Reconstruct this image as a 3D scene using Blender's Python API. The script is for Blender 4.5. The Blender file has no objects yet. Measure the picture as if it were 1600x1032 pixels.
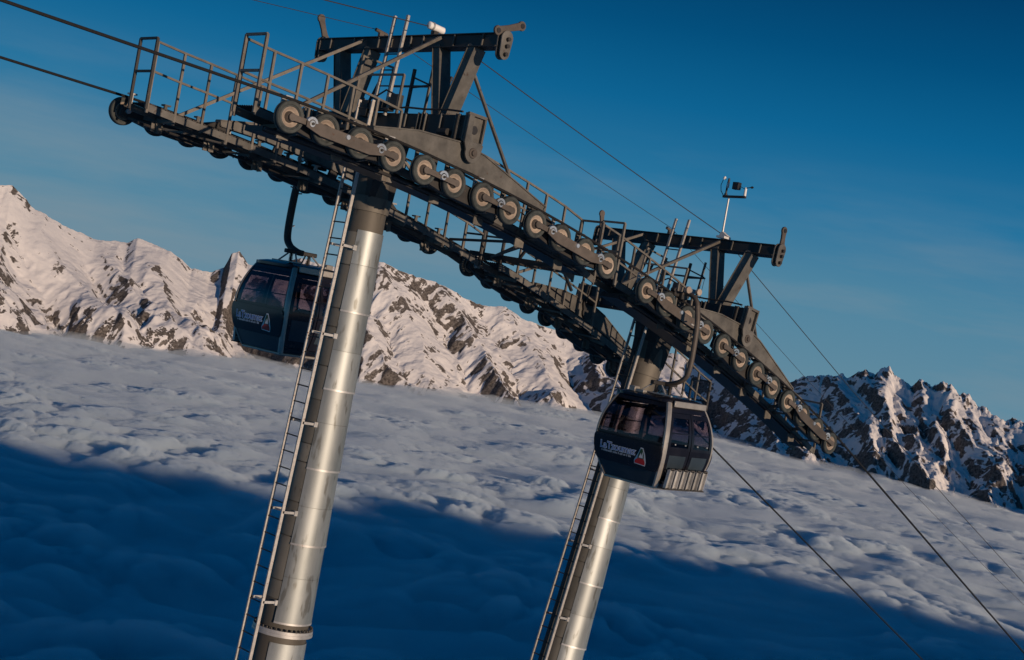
import bpy, math, random
import numpy as np
from mathutils import Vector, Matrix, noise as mnoise

R = math.radians
scene = bpy.context.scene
COL = scene.collection

# ------------------------------------------------------------------ camera
CAM = Vector((-15.9647, -20.8567, -1.9767))
AX_R = Vector((0.710023, -0.681676, 0.176594))
AX_U = Vector((-0.122883, 0.126988, 0.984263))
AX_F = Vector((0.693374, 0.720549, -0.006398))
cam_data = bpy.data.cameras.new('camera')
cam = bpy.data.objects.new('camera', cam_data)
COL.objects.link(cam)
cam_data.sensor_width = 36.0
cam_data.lens = 2240.2 * 36.0 / 1600.0
cam_data.clip_start = 0.3
cam_data.clip_end = 80000.0
M = Matrix.Identity(4)
for i in range(3):
    M[i][0] = AX_R[i]; M[i][1] = AX_U[i]; M[i][2] = -AX_F[i]; M[i][3] = CAM[i]
cam.matrix_world = M
scene.camera = cam

# ------------------------------------------------------------------ sky, sun, exposure
SUN_EL = R(6.6)
SUN_AZ = math.atan2(-0.08, -1.0)           # direction to the sun, measured from +Y towards +X
sun_dir = Vector((math.sin(SUN_AZ) * math.cos(SUN_EL), math.cos(SUN_AZ) * math.cos(SUN_EL), math.sin(SUN_EL)))
world = bpy.data.worlds.new('World')
scene.world = world
world.use_nodes = True
wn, wl = world.node_tree.nodes, world.node_tree.links
wn.clear()
w_out = wn.new('ShaderNodeOutputWorld')
w_bg = wn.new('ShaderNodeBackground')
w_sky = wn.new('ShaderNodeTexSky')
w_sky.sky_type = 'NISHITA'
w_sky.sun_disc = False
w_sky.sun_elevation = SUN_EL
w_sky.sun_rotation = SUN_AZ
w_sky.altitude = 2300
w_sky.air_density = 1.0
w_sky.dust_density = 0.3
w_sky.ozone_density = 2.0
# clear winter sky: pale towards the horizon, deep blue above, a few thin veils low down
w_tc = wn.new('ShaderNodeTexCoord')
w_xyz = wn.new('ShaderNodeSeparateXYZ')
wl.new(w_tc.outputs['Generated'], w_xyz.inputs[0])
w_rp = wn.new('ShaderNodeValToRGB')
els = w_rp.color_ramp.elements
for k, (e, c) in enumerate(((0.0, (0.115, 0.250, 0.345)), (3.5, (0.075, 0.225, 0.345)), (6.5, (0.020, 0.170, 0.335)), (9.5, (0.003, 0.122, 0.285)), (12.5, (0.0, 0.076, 0.200)), (16.0, (0.0, 0.040, 0.122)), (45.0, (0.0, 0.039, 0.120)), (88.0, (0.0, 0.039, 0.120)))):
    el = els[k] if k < 2 else els.new(0.5)
    el.position = math.sin(R(e)); el.color = (*c, 1)
wl.new(w_xyz.outputs[2], w_rp.inputs[0])
w_map = wn.new('ShaderNodeMapping'); w_map.inputs['Scale'].default_value = (2.2, 2.2, 15.0); w_map.inputs['Rotation'].default_value = (0.05, 0.04, 0.0)
w_nz = wn.new('ShaderNodeTexNoise'); w_nz.inputs['Scale'].default_value = 1.6; w_nz.inputs['Detail'].default_value = 6; w_nz.inputs['Roughness'].default_value = 0.55
wl.new(w_tc.outputs['Generated'], w_map.inputs[0]); wl.new(w_map.outputs[0], w_nz.inputs['Vector'])
w_mr = wn.new('ShaderNodeMapRange'); w_mr.inputs[1].default_value = 0.44; w_mr.inputs[2].default_value = 0.72; w_mr.inputs[4].default_value = 0.80
wl.new(w_nz.outputs['Fac'], w_mr.inputs[0])
w_veil = wn.new('ShaderNodeMix'); w_veil.data_type = 'RGBA'
w_lo = wn.new('ShaderNodeMapRange'); w_lo.inputs[1].default_value = math.sin(R(8.5)); w_lo.inputs[2].default_value = math.sin(R(2.5))
wl.new(w_xyz.outputs[2], w_lo.inputs[0])
w_mm = wn.new('ShaderNodeMath'); w_mm.operation = 'MULTIPLY'; wl.new(w_mr.outputs[0], w_mm.inputs[0]); wl.new(w_lo.outputs[0], w_mm.inputs[1])
wl.new(w_mm.outputs[0], w_veil.inputs[0]); wl.new(w_rp.outputs[0], w_veil.inputs[6]); w_veil.inputs[7].default_value = (0.19, 0.27, 0.33, 1)
w_scl = wn.new('ShaderNodeMix'); w_scl.data_type = 'RGBA'; w_scl.blend_type = 'MULTIPLY'; w_scl.inputs[0].default_value = 1.0
wl.new(w_sky.outputs[0], w_scl.inputs[6]); w_scl.inputs[7].default_value = (0.045, 0.065, 0.085, 1)
w_hs = wn.new('ShaderNodeMix'); w_hs.data_type = 'RGBA'; w_hs.inputs[0].default_value = 0.02
wl.new(w_veil.outputs[2], w_hs.inputs[6]); wl.new(w_scl.outputs[2], w_hs.inputs[7])
w_bg.inputs['Strength'].default_value = 1.0
wl.new(w_hs.outputs[2], w_bg.inputs['Color'])
wl.new(w_bg.outputs[0], w_out.inputs['Surface'])

sun_data = bpy.data.lights.new('sun', 'SUN')
sun_data.energy = 3.4
sun_data.angle = R(0.53)
sun_data.color = (1.0, 0.76, 0.56)
sun = bpy.data.objects.new('sun', sun_data)
COL.objects.link(sun)
sun.rotation_euler = sun_dir.to_track_quat('Z', 'Y').to_euler()

vs = scene.view_settings
vs.view_transform = 'Standard'
vs.look = 'None'
vs.exposure = 0.0
vs.gamma = 1.0
vs.use_curve_mapping = False
scene.render.engine = 'CYCLES'
scene.cycles.use_denoising = True
scene.cycles.max_bounces = 6
scene.cycles.transparent_max_bounces = 48
scene.cycles.volume_bounces = 8
scene.cycles.caustics_reflective = False
scene.cycles.caustics_refractive = False

# ------------------------------------------------------------------ materials
def nodes_of(name):
    m = bpy.data.materials.new(name)
    m.use_nodes = True
    return m, m.node_tree.nodes, m.node_tree.links, m.node_tree.nodes['Principled BSDF']

def metal(name, c1, c2, rough=0.5, metallic=0.0, scale=4.0, c3=None, rust=0.62, bump=0.0, rough2=None, stretch=None):
    """paint or metal with large tone variation, fine grain and optional rust/wear spots"""
    m, n, l, b = nodes_of(name)
    tc = n.new('ShaderNodeTexCoord')
    src = tc.outputs['Object']
    if stretch:
        mp = n.new('ShaderNodeMapping'); mp.inputs['Scale'].default_value = stretch
        l.new(src, mp.inputs[0]); src = mp.outputs[0]
    nz = n.new('ShaderNodeTexNoise'); nz.inputs['Scale'].default_value = scale; nz.inputs['Detail'].default_value = 6
    nz.inputs['Roughness'].default_value = 0.65
    l.new(src, nz.inputs['Vector'])
    rp = n.new('ShaderNodeValToRGB')
    rp.color_ramp.elements[0].position = 0.32; rp.color_ramp.elements[0].color = (*c1, 1)
    rp.color_ramp.elements[1].position = 0.68; rp.color_ramp.elements[1].color = (*c2, 1)
    l.new(nz.outputs['Fac'], rp.inputs[0])
    col = rp.outputs[0]
    if c3:
        n2 = n.new('ShaderNodeTexNoise'); n2.inputs['Scale'].default_value = scale * 3.1; n2.inputs['Detail'].default_value = 8
        l.new(src, n2.inputs['Vector'])
        r2 = n.new('ShaderNodeValToRGB')
        r2.color_ramp.elements[0].position = rust; r2.color_ramp.elements[1].position = rust + 0.07
        l.new(n2.outputs['Fac'], r2.inputs[0])
        mx = n.new('ShaderNodeMix'); mx.data_type = 'RGBA'
        l.new(r2.outputs[0], mx.inputs[0]); l.new(col, mx.inputs[6]); mx.inputs[7].default_value = (*c3, 1)
        col = mx.outputs[2]
    # every piece has weathered a little differently
    oi = n.new('ShaderNodeObjectInfo'); vr = n.new('ShaderNodeMapRange'); vr.inputs[3].default_value = 0.78; vr.inputs[4].default_value = 1.18
    hv = n.new('ShaderNodeHueSaturation'); l.new(oi.outputs['Random'], vr.inputs[0]); l.new(vr.outputs[0], hv.inputs['Value']); l.new(col, hv.inputs['Color'])
    l.new(hv.outputs[0], b.inputs['Base Color'])
    b.inputs['Metallic'].default_value = metallic
    mr = n.new('ShaderNodeMapRange')
    mr.inputs[3].default_value = rough
    mr.inputs[4].default_value = rough2 if rough2 is not None else min(1.0, rough + 0.18)
    l.new(nz.outputs['Fac'], mr.inputs[0]); l.new(mr.outputs[0], b.inputs['Roughness'])
    if bump:
        bp = n.new('ShaderNodeBump'); bp.inputs['Strength'].default_value = bump; bp.inputs['Distance'].default_value = 0.01
        l.new(nz.outputs['Fac'], bp.inputs['Height']); l.new(bp.outputs[0], b.inputs['Normal'])
    return m

MAT = {}
MAT['steel'] = metal('painted_steel', (0.070, 0.067, 0.060), (0.155, 0.148, 0.134), 0.5, 0.0, 3.0, (0.075, 0.052, 0.040), 0.63, 0.25)
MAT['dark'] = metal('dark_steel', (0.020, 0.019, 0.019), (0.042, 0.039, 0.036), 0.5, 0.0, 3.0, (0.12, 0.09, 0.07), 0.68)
MAT['rail'] = metal('railing_steel', (0.115, 0.105, 0.090), (0.20, 0.185, 0.160), 0.5, 0.2, 6.0, (0.15, 0.085, 0.05), 0.63)
MAT['galv'] = metal('galvanised_steel', (0.42, 0.42, 0.41), (0.60, 0.59, 0.57), 0.42, 0.55, 7.0, (0.30, 0.22, 0.17), 0.66)
MAT['ladder'] = metal('ladder_steel', (0.40, 0.38, 0.35), (0.56, 0.53, 0.49), 0.45, 0.35, 9.0, (0.22, 0.11, 0.06), 0.60)
MAT['shell'] = metal('brushed_shell', (0.25, 0.272, 0.268), (0.40, 0.425, 0.42), 0.40, 0.58, 2.6, (0.20, 0.205, 0.19), 0.57, 0.05, 0.62, (1, 1, 0.25))
MAT['tube'] = metal('weathered_tube', (0.10, 0.09, 0.074), (0.155, 0.14, 0.115), 0.55, 0.25, 1.5, (0.09, 0.08, 0.07), 0.64, 0.1, 0.7, (1, 1, 0.3))
MAT['cover'] = metal('cover_plate_paint', (0.15, 0.14, 0.115), (0.235, 0.22, 0.185), 0.5, 0.3, 2.0, (0.10, 0.09, 0.075), 0.66, 0.1, 0.65, (1, 1, 0.4))
MAT['rubber'] = metal('sheave_rubber', (0.022, 0.027, 0.026), (0.052, 0.060, 0.057), 0.5, 0.0, 12.0)
MAT['rim'] = metal('sheave_disc', (0.30, 0.24, 0.19), (0.44, 0.36, 0.29), 0.48, 0.1, 9.0, (0.20, 0.11, 0.07), 0.66)
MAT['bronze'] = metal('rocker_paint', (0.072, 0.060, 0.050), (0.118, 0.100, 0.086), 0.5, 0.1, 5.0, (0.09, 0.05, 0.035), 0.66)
MAT['chrome'] = metal('bright_zinc', (0.58, 0.60, 0.60), (0.75, 0.76, 0.75), 0.25, 0.75, 14.0)
MAT['rope'] = metal('wire_rope', (0.008, 0.008, 0.008), (0.020, 0.019, 0.018), 0.5, 0.3, 40.0)
MAT['cable'] = metal('black_cable', (0.015, 0.015, 0.017), (0.03, 0.03, 0.03), 0.6, 0.0, 30.0)
MAT['white'] = metal('white_plastic', (0.72, 0.71, 0.69), (0.80, 0.79, 0.77), 0.45, 0.0, 10.0)
MAT['black'] = metal('black_plastic', (0.012, 0.012, 0.014), (0.022, 0.022, 0.025), 0.45, 0.0, 10.0)
MAT['cabin'] = metal('black_gloss_paint', (0.008, 0.008, 0.012), (0.016, 0.016, 0.022), 0.14, 0.0, 3.0, None, 0.6, 0.0, 0.2)
MAT['skirt'] = metal('slate_panel', (0.030, 0.045, 0.060), (0.042, 0.060, 0.078), 0.3, 0.2, 4.0)
MAT['post'] = metal('cabin_aluminium', (0.40, 0.37, 0.33), (0.50, 0.47, 0.42), 0.36, 0.6, 5.0, (0.25, 0.22, 0.19), 0.68)
MAT['seat'] = metal('seat_shell', (0.05, 0.03, 0.03), (0.07, 0.045, 0.04), 0.6, 0.0, 6.0)
MAT['logo_white'] = metal('logo_white', (0.74, 0.74, 0.74), (0.80, 0.80, 0.80), 0.5, 0.0, 10.0)
MAT['logo_blue'] = metal('logo_blue', (0.05, 0.13, 0.50), (0.06, 0.16, 0.56), 0.4, 0.0, 10.0)
MAT['logo_red'] = metal('logo_red', (0.50, 0.015, 0.015), (0.58, 0.025, 0.02), 0.4, 0.0, 10.0)
MAT['logo_green'] = metal('logo_green', (0.02, 0.06, 0.03), (0.04, 0.10, 0.04), 0.4, 0.0, 10.0)

def make_glass():
    m, n, l, b = nodes_of('tinted_glass')
    out = n['Material Output']
    n.remove(b)
    tr = n.new('ShaderNodeBsdfTransparent'); tr.inputs[0].default_value = (0.64, 0.60, 0.64, 1)
    gl = n.new('ShaderNodeBsdfGlossy'); gl.inputs['Roughness'].default_value = 0.03; gl.inputs[0].default_value = (0.9, 0.9, 0.95, 1)
    lw = n.new('ShaderNodeLayerWeight'); lw.inputs[0].default_value = 0.5
    pw = n.new('ShaderNodeMath'); pw.operation = 'POWER'; l.new(lw.outputs['Facing'], pw.inputs[0]); pw.inputs[1].default_value = 3.5
    fr = n.new('ShaderNodeMath'); fr.operation = 'MULTIPLY_ADD'; l.new(pw.outputs[0], fr.inputs[0]); fr.inputs[1].default_value = 0.55; fr.inputs[2].default_value = 0.035
    mx = n.new('ShaderNodeMixShader')
    l.new(fr.outputs[0], mx.inputs[0]); l.new(tr.outputs[0], mx.inputs[1]); l.new(gl.outputs[0], mx.inputs[2])
    l.new(mx.outputs[0], out.inputs['Surface'])
    return m
MAT['glass'] = make_glass()

# ------------------------------------------------------------------ mesh helpers
def V(*a):
    return Vector(a)

class MB:
    """collects shapes, links them as ONE mesh object"""
    def __init__(s):
        s.v, s.f, s.sm, s.mi = [], [], [], []
    def add(s, vs, fs, smooth=False, mi=0):
        o = len(s.v)
        s.v += [tuple(x) for x in vs]
        s.f += [[o + i for i in f] for f in fs]
        s.sm += [smooth] * len(fs)
        s.mi += [mi] * len(fs)
        return s
    def box(s, x0, x1, y0, y1, z0, z1):
        vs = [(x, y, z) for x in (x0, x1) for y in (y0, y1) for z in (z0, z1)]
        return s.add(vs, [(0, 1, 3, 2), (4, 6, 7, 5), (0, 4, 5, 1), (2, 3, 7, 6), (0, 2, 6, 4), (1, 5, 7, 3)])
    def bar(s, p0, p1, w, h, up=(0, 0, 1)):
        """box beam from p0 to p1; w sideways, h along up"""
        p0, p1 = Vector(p0), Vector(p1)
        d = (p1 - p0).normalized()
        up = Vector(up)
        sd = d.cross(up)
        if sd.length < 1e-4:
            sd = d.cross(Vector((1, 0, 0)))
        sd.normalize(); u = sd.cross(d).normalized()
        vs = []
        for p in (p0, p1):
            for a, b in ((-1, -1), (1, -1), (1, 1), (-1, 1)):
                vs.append(p + sd * (a * w / 2) + u * (b * h / 2))
        return s.add(vs, [(0, 3, 2, 1), (4, 5, 6, 7), (0, 1, 5, 4), (1, 2, 6, 5), (2, 3, 7, 6), (3, 0, 4, 7)])
    def cyl(s, p0, p1, r0, r1=None, n=12, caps=True):
        return s.pipe([p0, p1], [r0, r1 if r1 is not None else r0], n, caps)
    def pipe(s, pts, r, n=8, caps=True):
        pts = [Vector(p) for p in pts]
        if not isinstance(r, (list, tuple)):
            r = [r] * len(pts)
        t0 = (pts[1] - pts[0]).normalized()
        a = t0.orthogonal().normalized()
        rings = []
        o = len(s.v)
        for i, p in enumerate(pts):
            if i == 0: t = t0
            elif i == len(pts) - 1: t = (pts[i] - pts[i - 1]).normalized()
            else: t = ((pts[i + 1] - p).normalized() + (p - pts[i - 1]).normalized()).normalized()
            a = (a - t * a.dot(t)).normalized()
            b = t.cross(a)
            for k in range(n):
                c = 2 * math.pi * k / n
                s.v.append(tuple(p + (a * math.cos(c) + b * math.sin(c)) * r[i]))
        for i in range(len(pts) - 1):
            for k in range(n):
                k2 = (k + 1) % n
                s.f.append([o + i * n + k, o + i * n + k2, o + (i + 1) * n + k2, o + (i + 1) * n + k]); s.sm.append(True); s.mi.append(0)
        if caps:
            s.f.append([o + k for k in range(n)][::-1]); s.sm.append(False); s.mi.append(0)
            q = o + (len(pts) - 1) * n
            s.f.append([q + k for k in range(n)]); s.sm.append(False); s.mi.append(0)
        return s
    def prism_y(s, poly, y0, y1):
        """polygon of (x, z) extruded along y"""
        n = len(poly)
        vs = [(x, y0, z) for x, z in poly] + [(x, y1, z) for x, z in poly]
        fs = [list(range(n)), list(range(2 * n - 1, n - 1, -1))]
        fs += [(i, n + i, n + (i + 1) % n, (i + 1) % n) for i in range(n)]
        return s.add(vs, fs)
    def prism_x(s, poly, x0, x1):
        n = len(poly)
        vs = [(x0, y, z) for y, z in poly] + [(x1, y, z) for y, z in poly]
        fs = [list(range(n)), list(range(2 * n - 1, n - 1, -1))]
        fs += [(i, n + i, n + (i + 1) % n, (i + 1) % n) for i in range(n)]
        return s.add(vs, fs)
    def lathe_y(s, prof, n=28, c=(0, 0, 0), closed=False):
        """profile of (radius, y) turned about the y axis"""
        o = len(s.v)
        for r, y in prof:
            for k in range(n):
                a = 2 * math.pi * k / n
                s.v.append((c[0] + r * math.cos(a), c[1] + y, c[2] + r * math.sin(a)))
        m = len(prof)
        for i in range(m if closed else m - 1):
            j = (i + 1) % m
            for k in range(n):
                k2 = (k + 1) % n
                s.f.append([o + i * n + k, o + i * n + k2, o + j * n + k2, o + j * n + k]); s.sm.append(True); s.mi.append(0)
        return s
    def sector(s, z0, z1, r0, r1, t, a0, a1, n=24):
        """curved plate about the z axis: radii r0 at z0, r1 at z1, thickness t"""
        vs, fs = [], []
        for i in range(n + 1):
            a = a0 + (a1 - a0) * i / n
            c, sn = math.cos(a), math.sin(a)
            for r, z in ((r0, z0), (r1, z1), (r1 - t, z1), (r0 - t, z0)):
                vs.append((r * c, r * sn, z))
        o = len(s.v)
        for i in range(n):
            b = 4 * i
            for k in range(4):
                fs.append((b + k, b + 4 + k, b + 4 + (k + 1) % 4, b + (k + 1) % 4))
        m = len(fs)
        fs += [(3, 2, 1, 0), (4 * n, 4 * n + 1, 4 * n + 2, 4 * n + 3)]
        s.v += vs; s.f += [[o + i for i in f] for f in fs]
        s.sm += [k % 4 in (0, 2) for k in range(m)] + [False, False]
        s.mi += [0] * len(fs)
        return s
    def mesh(s, name, mats):
        me = bpy.data.meshes.new(name)
        me.from_pydata(s.v, [], s.f)
        me.polygons.foreach_set('use_smooth', s.sm)
        for m in (mats if isinstance(mats, (list, tuple)) else [mats]):
            me.materials.append(MAT[m] if isinstance(m, str) else m)
        me.polygons.foreach_set('material_index', s.mi)
        me.set_sharp_from_angle(angle=R(38))
        me.update()
        return me
    def build(s, name, mats, parent=None, bevel=0.0):
        o = link(name, s.mesh(name, mats), parent)
        if bevel:
            b = o.modifiers.new('bevel', 'BEVEL'); b.width = bevel; b.segments = 1; b.limit_method = 'ANGLE'; b.angle_limit = R(40)
        return o

def link(name, data, parent=None):
    o = bpy.data.objects.new(name, data)
    COL.objects.link(o)
    if parent is not None:
        o.parent = parent
    return o

def tag(o, label=None, cat=None, group=None, kind=None):
    if label: o['label'] = label
    if cat: o['category'] = cat
    if group: o['group'] = group
    if kind: o['kind'] = kind
    return o

def rounded(cx, cz, r, a0, a1, n=8):
    return [(cx + r * math.cos(a0 + (a1 - a0) * i / n), cz + r * math.sin(a0 + (a1 - a0) * i / n)) for i in range(n + 1)]

def dogbone(p0, p1, r0, r1, waist):
    """outline of a two-eyed link from p0 to p1 in a plane"""
    d = (Vector(p1) - Vector(p0)); L = d.length; a = math.atan2(d.y, d.x)
    pts = rounded(0, 0, r0, R(50), R(310), 8) + [(L * 0.5, -waist)] + rounded(L, 0, r1, R(-130), R(130), 8) + [(L * 0.5, waist)]
    c, sn = math.cos(a), math.sin(a)
    return [(p0[0] + x * c - y * sn, p0[1] + x * sn + y * c) for x, y in pts]

# ================================================================== SETTING
CLOUD_DROP = 520.0
ZC = CAM.z - CLOUD_DROP
AZ_F = math.atan2(AX_F.x, AX_F.y)

class Perlin:
    def __init__(s, seed):
        rng = np.random.RandomState(seed)
        a = rng.rand(256) * 2 * np.pi
        s.gx, s.gy = np.cos(a), np.sin(a)
        s.p = np.concatenate([rng.permutation(256)] * 2)
    def __call__(s, x, y):
        xi, yi = np.floor(x).astype(int), np.floor(y).astype(int)
        xf, yf = x - xi, y - yi
        u = xf ** 3 * (xf * (xf * 6 - 15) + 10); v = yf ** 3 * (yf * (yf * 6 - 15) + 10)
        def g(ix, iy, dx, dy):
            h = s.p[s.p[ix & 255] + (iy & 255)]
            return s.gx[h] * dx + s.gy[h] * dy
        a = g(xi, yi, xf, yf); b = g(xi + 1, yi, xf - 1, yf)
        c = g(xi, yi + 1, xf, yf - 1); d = g(xi + 1, yi + 1, xf - 1, yf - 1)
        return (a + (b - a) * u + (c - a) * v + (a - b - c + d) * u * v) * 1.5

def fbm(seed, x, y, oct=5, gain=0.5):
    t = 0; amp = 1.0
    for i in range(oct):
        t = t + Perlin(seed + i)(x * 2 ** i, y * 2 ** i) * amp
        amp *= gain
    return t
def ridged(seed, x, y):
    return 1.0 - np.abs(Perlin(seed)(x, y)) * 1.9

def grid_mesh(name, X, Y, Z, mat, attrs=None):
    nr, nc = X.shape
    co = np.stack([X, Y, Z], -1).reshape(-1, 3).astype(np.float32)
    idx = np.arange(nr * nc).reshape(nr, nc)
    q = np.stack([idx[:-1, :-1], idx[:-1, 1:], idx[1:, 1:], idx[1:, :-1]], -1).reshape(-1, 4)
    me = bpy.data.meshes.new(name)
    me.vertices.add(len(co)); me.vertices.foreach_set('co', co.ravel())
    me.loops.add(q.size); me.loops.foreach_set('vertex_index', q.ravel().astype(np.int32))
    me.polygons.add(len(q))
    me.polygons.foreach_set('loop_start', np.arange(0, q.size, 4, dtype=np.int32))
    me.polygons.foreach_set('use_smooth', np.ones(len(q), dtype=bool))
    me.update(calc_edges=True)
    for k, a in (attrs or {}).items():
        at = me.attributes.new(k, 'FLOAT', 'POINT')
        at.data.foreach_set('value', a.ravel().astype(np.float32))
    me.materials.append(mat)
    return me

def smooth01(x, a, b):
    t = np.clip((x - a) / (b - a), 0, 1)
    return t * t * (3 - 2 * t)

# ---- mountains: crest elevation and shore depression measured as angles from the viewpoint
def px_ang(x, y):
    d = AX_F + AX_R * ((x - 800) / 2240.2) - AX_U * ((y - 516) / 2240.2)
    return math.atan2(d.x, d.y), math.atan2(d.z, math.hypot(d.x, d.y))
CREST = [(-330, 210), (-200, 300), (-90, 270), (0, 290), (20, 289), (50, 322), (110, 358), (150, 374), (200, 379), (215, 371), (240, 381), (265, 391), (300, 420),
         (330, 425), (350, 419), (362, 397), (374, 392), (388, 411), (410, 416), (470, 404), (530, 420), (575, 408), (600, 410), (622, 421), (650, 432),
         (680, 440), (720, 461), (755, 478), (790, 479), (815, 497), (850, 510), (872, 517), (900, 530), (950, 548), (1010, 552),
         (1060, 553), (1110, 578), (1180, 587), (1240, 597), (1260, 589), (1275, 587), (1320, 586), (1350, 583), (1368, 584), (1378, 577),
         (1390, 576), (1402, 590), (1425, 601), (1440, 594), (1462, 606), (1475, 597), (1486, 601), (1500, 615), (1530, 632), (1560, 645), (1600, 662),
         (1700, 670), (1830, 700), (2000, 720)]
SHORE = [(-330, 470), (0, 513), (350, 560), (560, 598), (900, 645), (1200, 708), (1600, 801), (2000, 900)]

def build_mountains():
    ca = sorted(px_ang(*p) for p in CREST); sa = sorted(px_ang(*p) for p in SHORE)
    na, nr = 1500, 400
    az = np.linspace(R(15.5), R(73.5), na)
    el = np.interp(az, [a for a, _ in ca], [e for _, e in ca])
    dep = -np.interp(az, [a for a, _ in sa], [e for _, e in sa])
    rs = CLOUD_DROP / np.tan(dep)
    crag = smooth01(az, R(50.5), R(58))
    lft = 1 - smooth01(az, R(33), R(38))
    s1 = (az - AZ_F) * 9000.0
    rc = rs + 1650 - 650 * crag + 260 * fbm(5, s1 / 1500, s1 * 0, 3)
    H = rc * np.tan(el) + CLOUD_DROP
    tt = np.concatenate([np.linspace(-0.22, 0.9, 270), np.linspace(0.9, 1.12, 90)[1:], np.linspace(1.12, 2.2, 42)[1:]])
    T, A = np.meshgrid(tt, az, indexing='ij')
    S = (A - AZ_F) * 9000.0
    RS, RC, HH, CR, LF = (np.broadcast_to(q, T.shape) for q in (rs, rc, H, crag, lft))
    r = RS + T * (RC - RS)
    up = np.where(T < 0, T * 0.6, np.where(T <= 1, np.sign(T) * np.abs(T) ** 1.12, 1 - (T - 1) * 0.9))
    base = HH * up
    tc = np.clip(T, 0, 1)
    w = np.clip(np.minimum((T + 0.22) * 3.0, 1), 0, 1) * np.where(T < 1, 1 - tc ** 4, 0)
    # alpine relief: sharp spurs fall from the crest towards the viewer, slanting to the right,
    # their flanks cut by gullies that run down away from each spur's edge
    rng = np.random.RandomState(12)
    D = RC - RS
    y = T * D
    wx = 60 * fbm(31, S / 420, T * 3, 4); wt = 40 * fbm(41, S / 380, T * 4, 4)
    Sw, yw = S + wx, y + wt
    def envelope(Sw, Tn, gap0, gap1, k0, k1, skew0, skew1, rough_, seed):
        rg = np.random.RandomState(seed)
        best = np.full(T.shape, -1e9); dist = np.zeros(T.shape); which = np.zeros(T.shape)
        x = S.min() - 1500
        while x < S.max() + 1800:
            c = smooth01(np.array(x / 9000.0 + AZ_F), R(50), R(57)).item()
            k = (k0 + (k1 - k0) * c) * rg.uniform(0.8, 1.25)
            sk = (skew0 + (skew1 - skew0) * c) * rg.uniform(0.5, 1.5)
            low = rg.uniform(0, 1) ** 2 * rough_ * (0.5 + 0.7 * c)
            ph = rg.uniform(0, 50)
            lo_t = rg.uniform(-0.25, 0.35) if rg.rand() < 0.45 else -0.4
            line = x + sk * (1 - Tn) + 45 * np.sin(Tn * 5 + ph)
            dd = Sw - line
            kk = np.where(dd > 0, k * rg.uniform(0.75, 1.05) * (1 - 0.38 * c), k * rg.uniform(1.0, 1.5) * (1 + 0.35 * c))
            v = -low * (1 - Tn * 0.6) - kk * np.abs(dd) - np.clip(lo_t - Tn, 0, None) * 900
            m_ = v > best
            best = np.where(m_, v, best); dist = np.where(m_, np.abs(dd), dist); which = np.where(m_, ph, which)
            x += (gap0 + (gap1 - gap0) * c) * rg.uniform(0.6, 1.5)
        return best, dist, which
    Tn = np.clip(yw / D, -0.3, 1.1)
    e1, d1, w1 = envelope(Sw, Tn, 400, 300, 0.58, 0.66, 520, 300, 75, 3)
    e2, d2, w2 = envelope(Sw + 40 * fbm(33, S / 150, T * 9, 3), Tn, 140, 110, 0.62, 0.66, 380, 160, 26, 7)
    # gullies on the flanks
    cc = yw + d1 * 0.9
    n3 = ridged(71, cc / 130 + w1 * 7.7, d1 / 420 + w1)
    n4 = ridged(81, cc / 55 + w1 * 3.1, d1 / 190 + w1 * 2)
    n5 = fbm(91, S / 70, T * 24, 5, 0.58)
    n2 = 1 + e2 / 40
    mod = smooth01(fbm(23, S / 500, T * 4, 3), -0.5, 0.5)
    fl = smooth01(d1, 10, 120)
    e1 = np.maximum(e1, -210); e2 = np.maximum(e2, -60)
    dz = e1 * (1.4 - 0.35 * CR) + 45 + (e2 + 22) * (0.55 + 0.35 * CR) + ((n3 - 0.6) * (22 + 24 * CR) + (n4 - 0.6) * (5 + 12 * CR)) * fl * (0.25 + 0.95 * mod) + n5 * (5 + 7 * CR)
    # broad open snowfields where the relief fades
    open_ = smooth01(fbm(131, (S + 700 * T) / 700, T * 1.6, 2), -0.25, 0.45) * (1 - CR)
    dz = dz * (1 - 0.45 * open_) * (1 - 0.15 * LF)
    # low foreshore hill on the left
    hill = 105 * LF * np.exp(-((T - 0.16) / 0.17) ** 2) * smooth01(A, R(20), R(26)) * (1 - smooth01(A, R(31.5), R(33.5)))
    dz = dz * w + hill * (0.9 + 0.12 * n2)
    # jagged crest line
    near1 = np.exp(-((T - 1) / 0.09) ** 2)
    dz = dz + near1 * (fbm(15, S / 60, T * 6, 4, 0.6) * 16 * (0.35 + CR) + (n3 - 0.6) * 14 * (0.3 + CR) + np.clip(e2 + 20, -40, 20) * 0.5 * (0.25 + 0.75 * CR))
    Z = ZC + base + dz
    # nothing in front may stand above the measured skyline
    lim = CAM.z + np.tan(np.interp(A, az, el)) * r + 4
    Z = np.where(T < 0.97, np.minimum(Z, lim), Z)
    X = CAM.x + r * np.sin(A); Y = CAM.y + r * np.cos(A)
    P = np.stack([X, Y, Z], -1)
    du = np.gradient(P, axis=1); dv = np.gradient(P, axis=0)
    N = np.cross(du, dv); N /= np.linalg.norm(N, axis=-1, keepdims=True) + 1e-9
    steep = 1 - np.abs(N[..., 2])
    # rock shows on steep faces, along sharp ribs, and more on the right hand massif
    rough = fbm(111, S / 130, T * 9, 5, 0.6)
    rib = np.clip(smooth01(-d1, -70, 0) * 0.35 + (n4 - 0.6) * 0.5 + (n3 - 0.6) * 0.3, -0.4, 0.5)
    rock = steep * (1.9 - 0.70 * CR) - 0.55 - 0.06 * CR + 0.30 * rough + 0.50 * rib + 0.06 * near1 + 0.015 - 0.10 * open_ - 0.02 * CR - 0.10 * LF * (T < 0.3)
    forest = 1.7 * smooth01(0.34 - T, 0.0, 0.14) * LF * smooth01(rough + 0.4 * fbm(121, (S + 600 * T) / 160, T * 2.5, 3), -0.1, 0.5)
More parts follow.
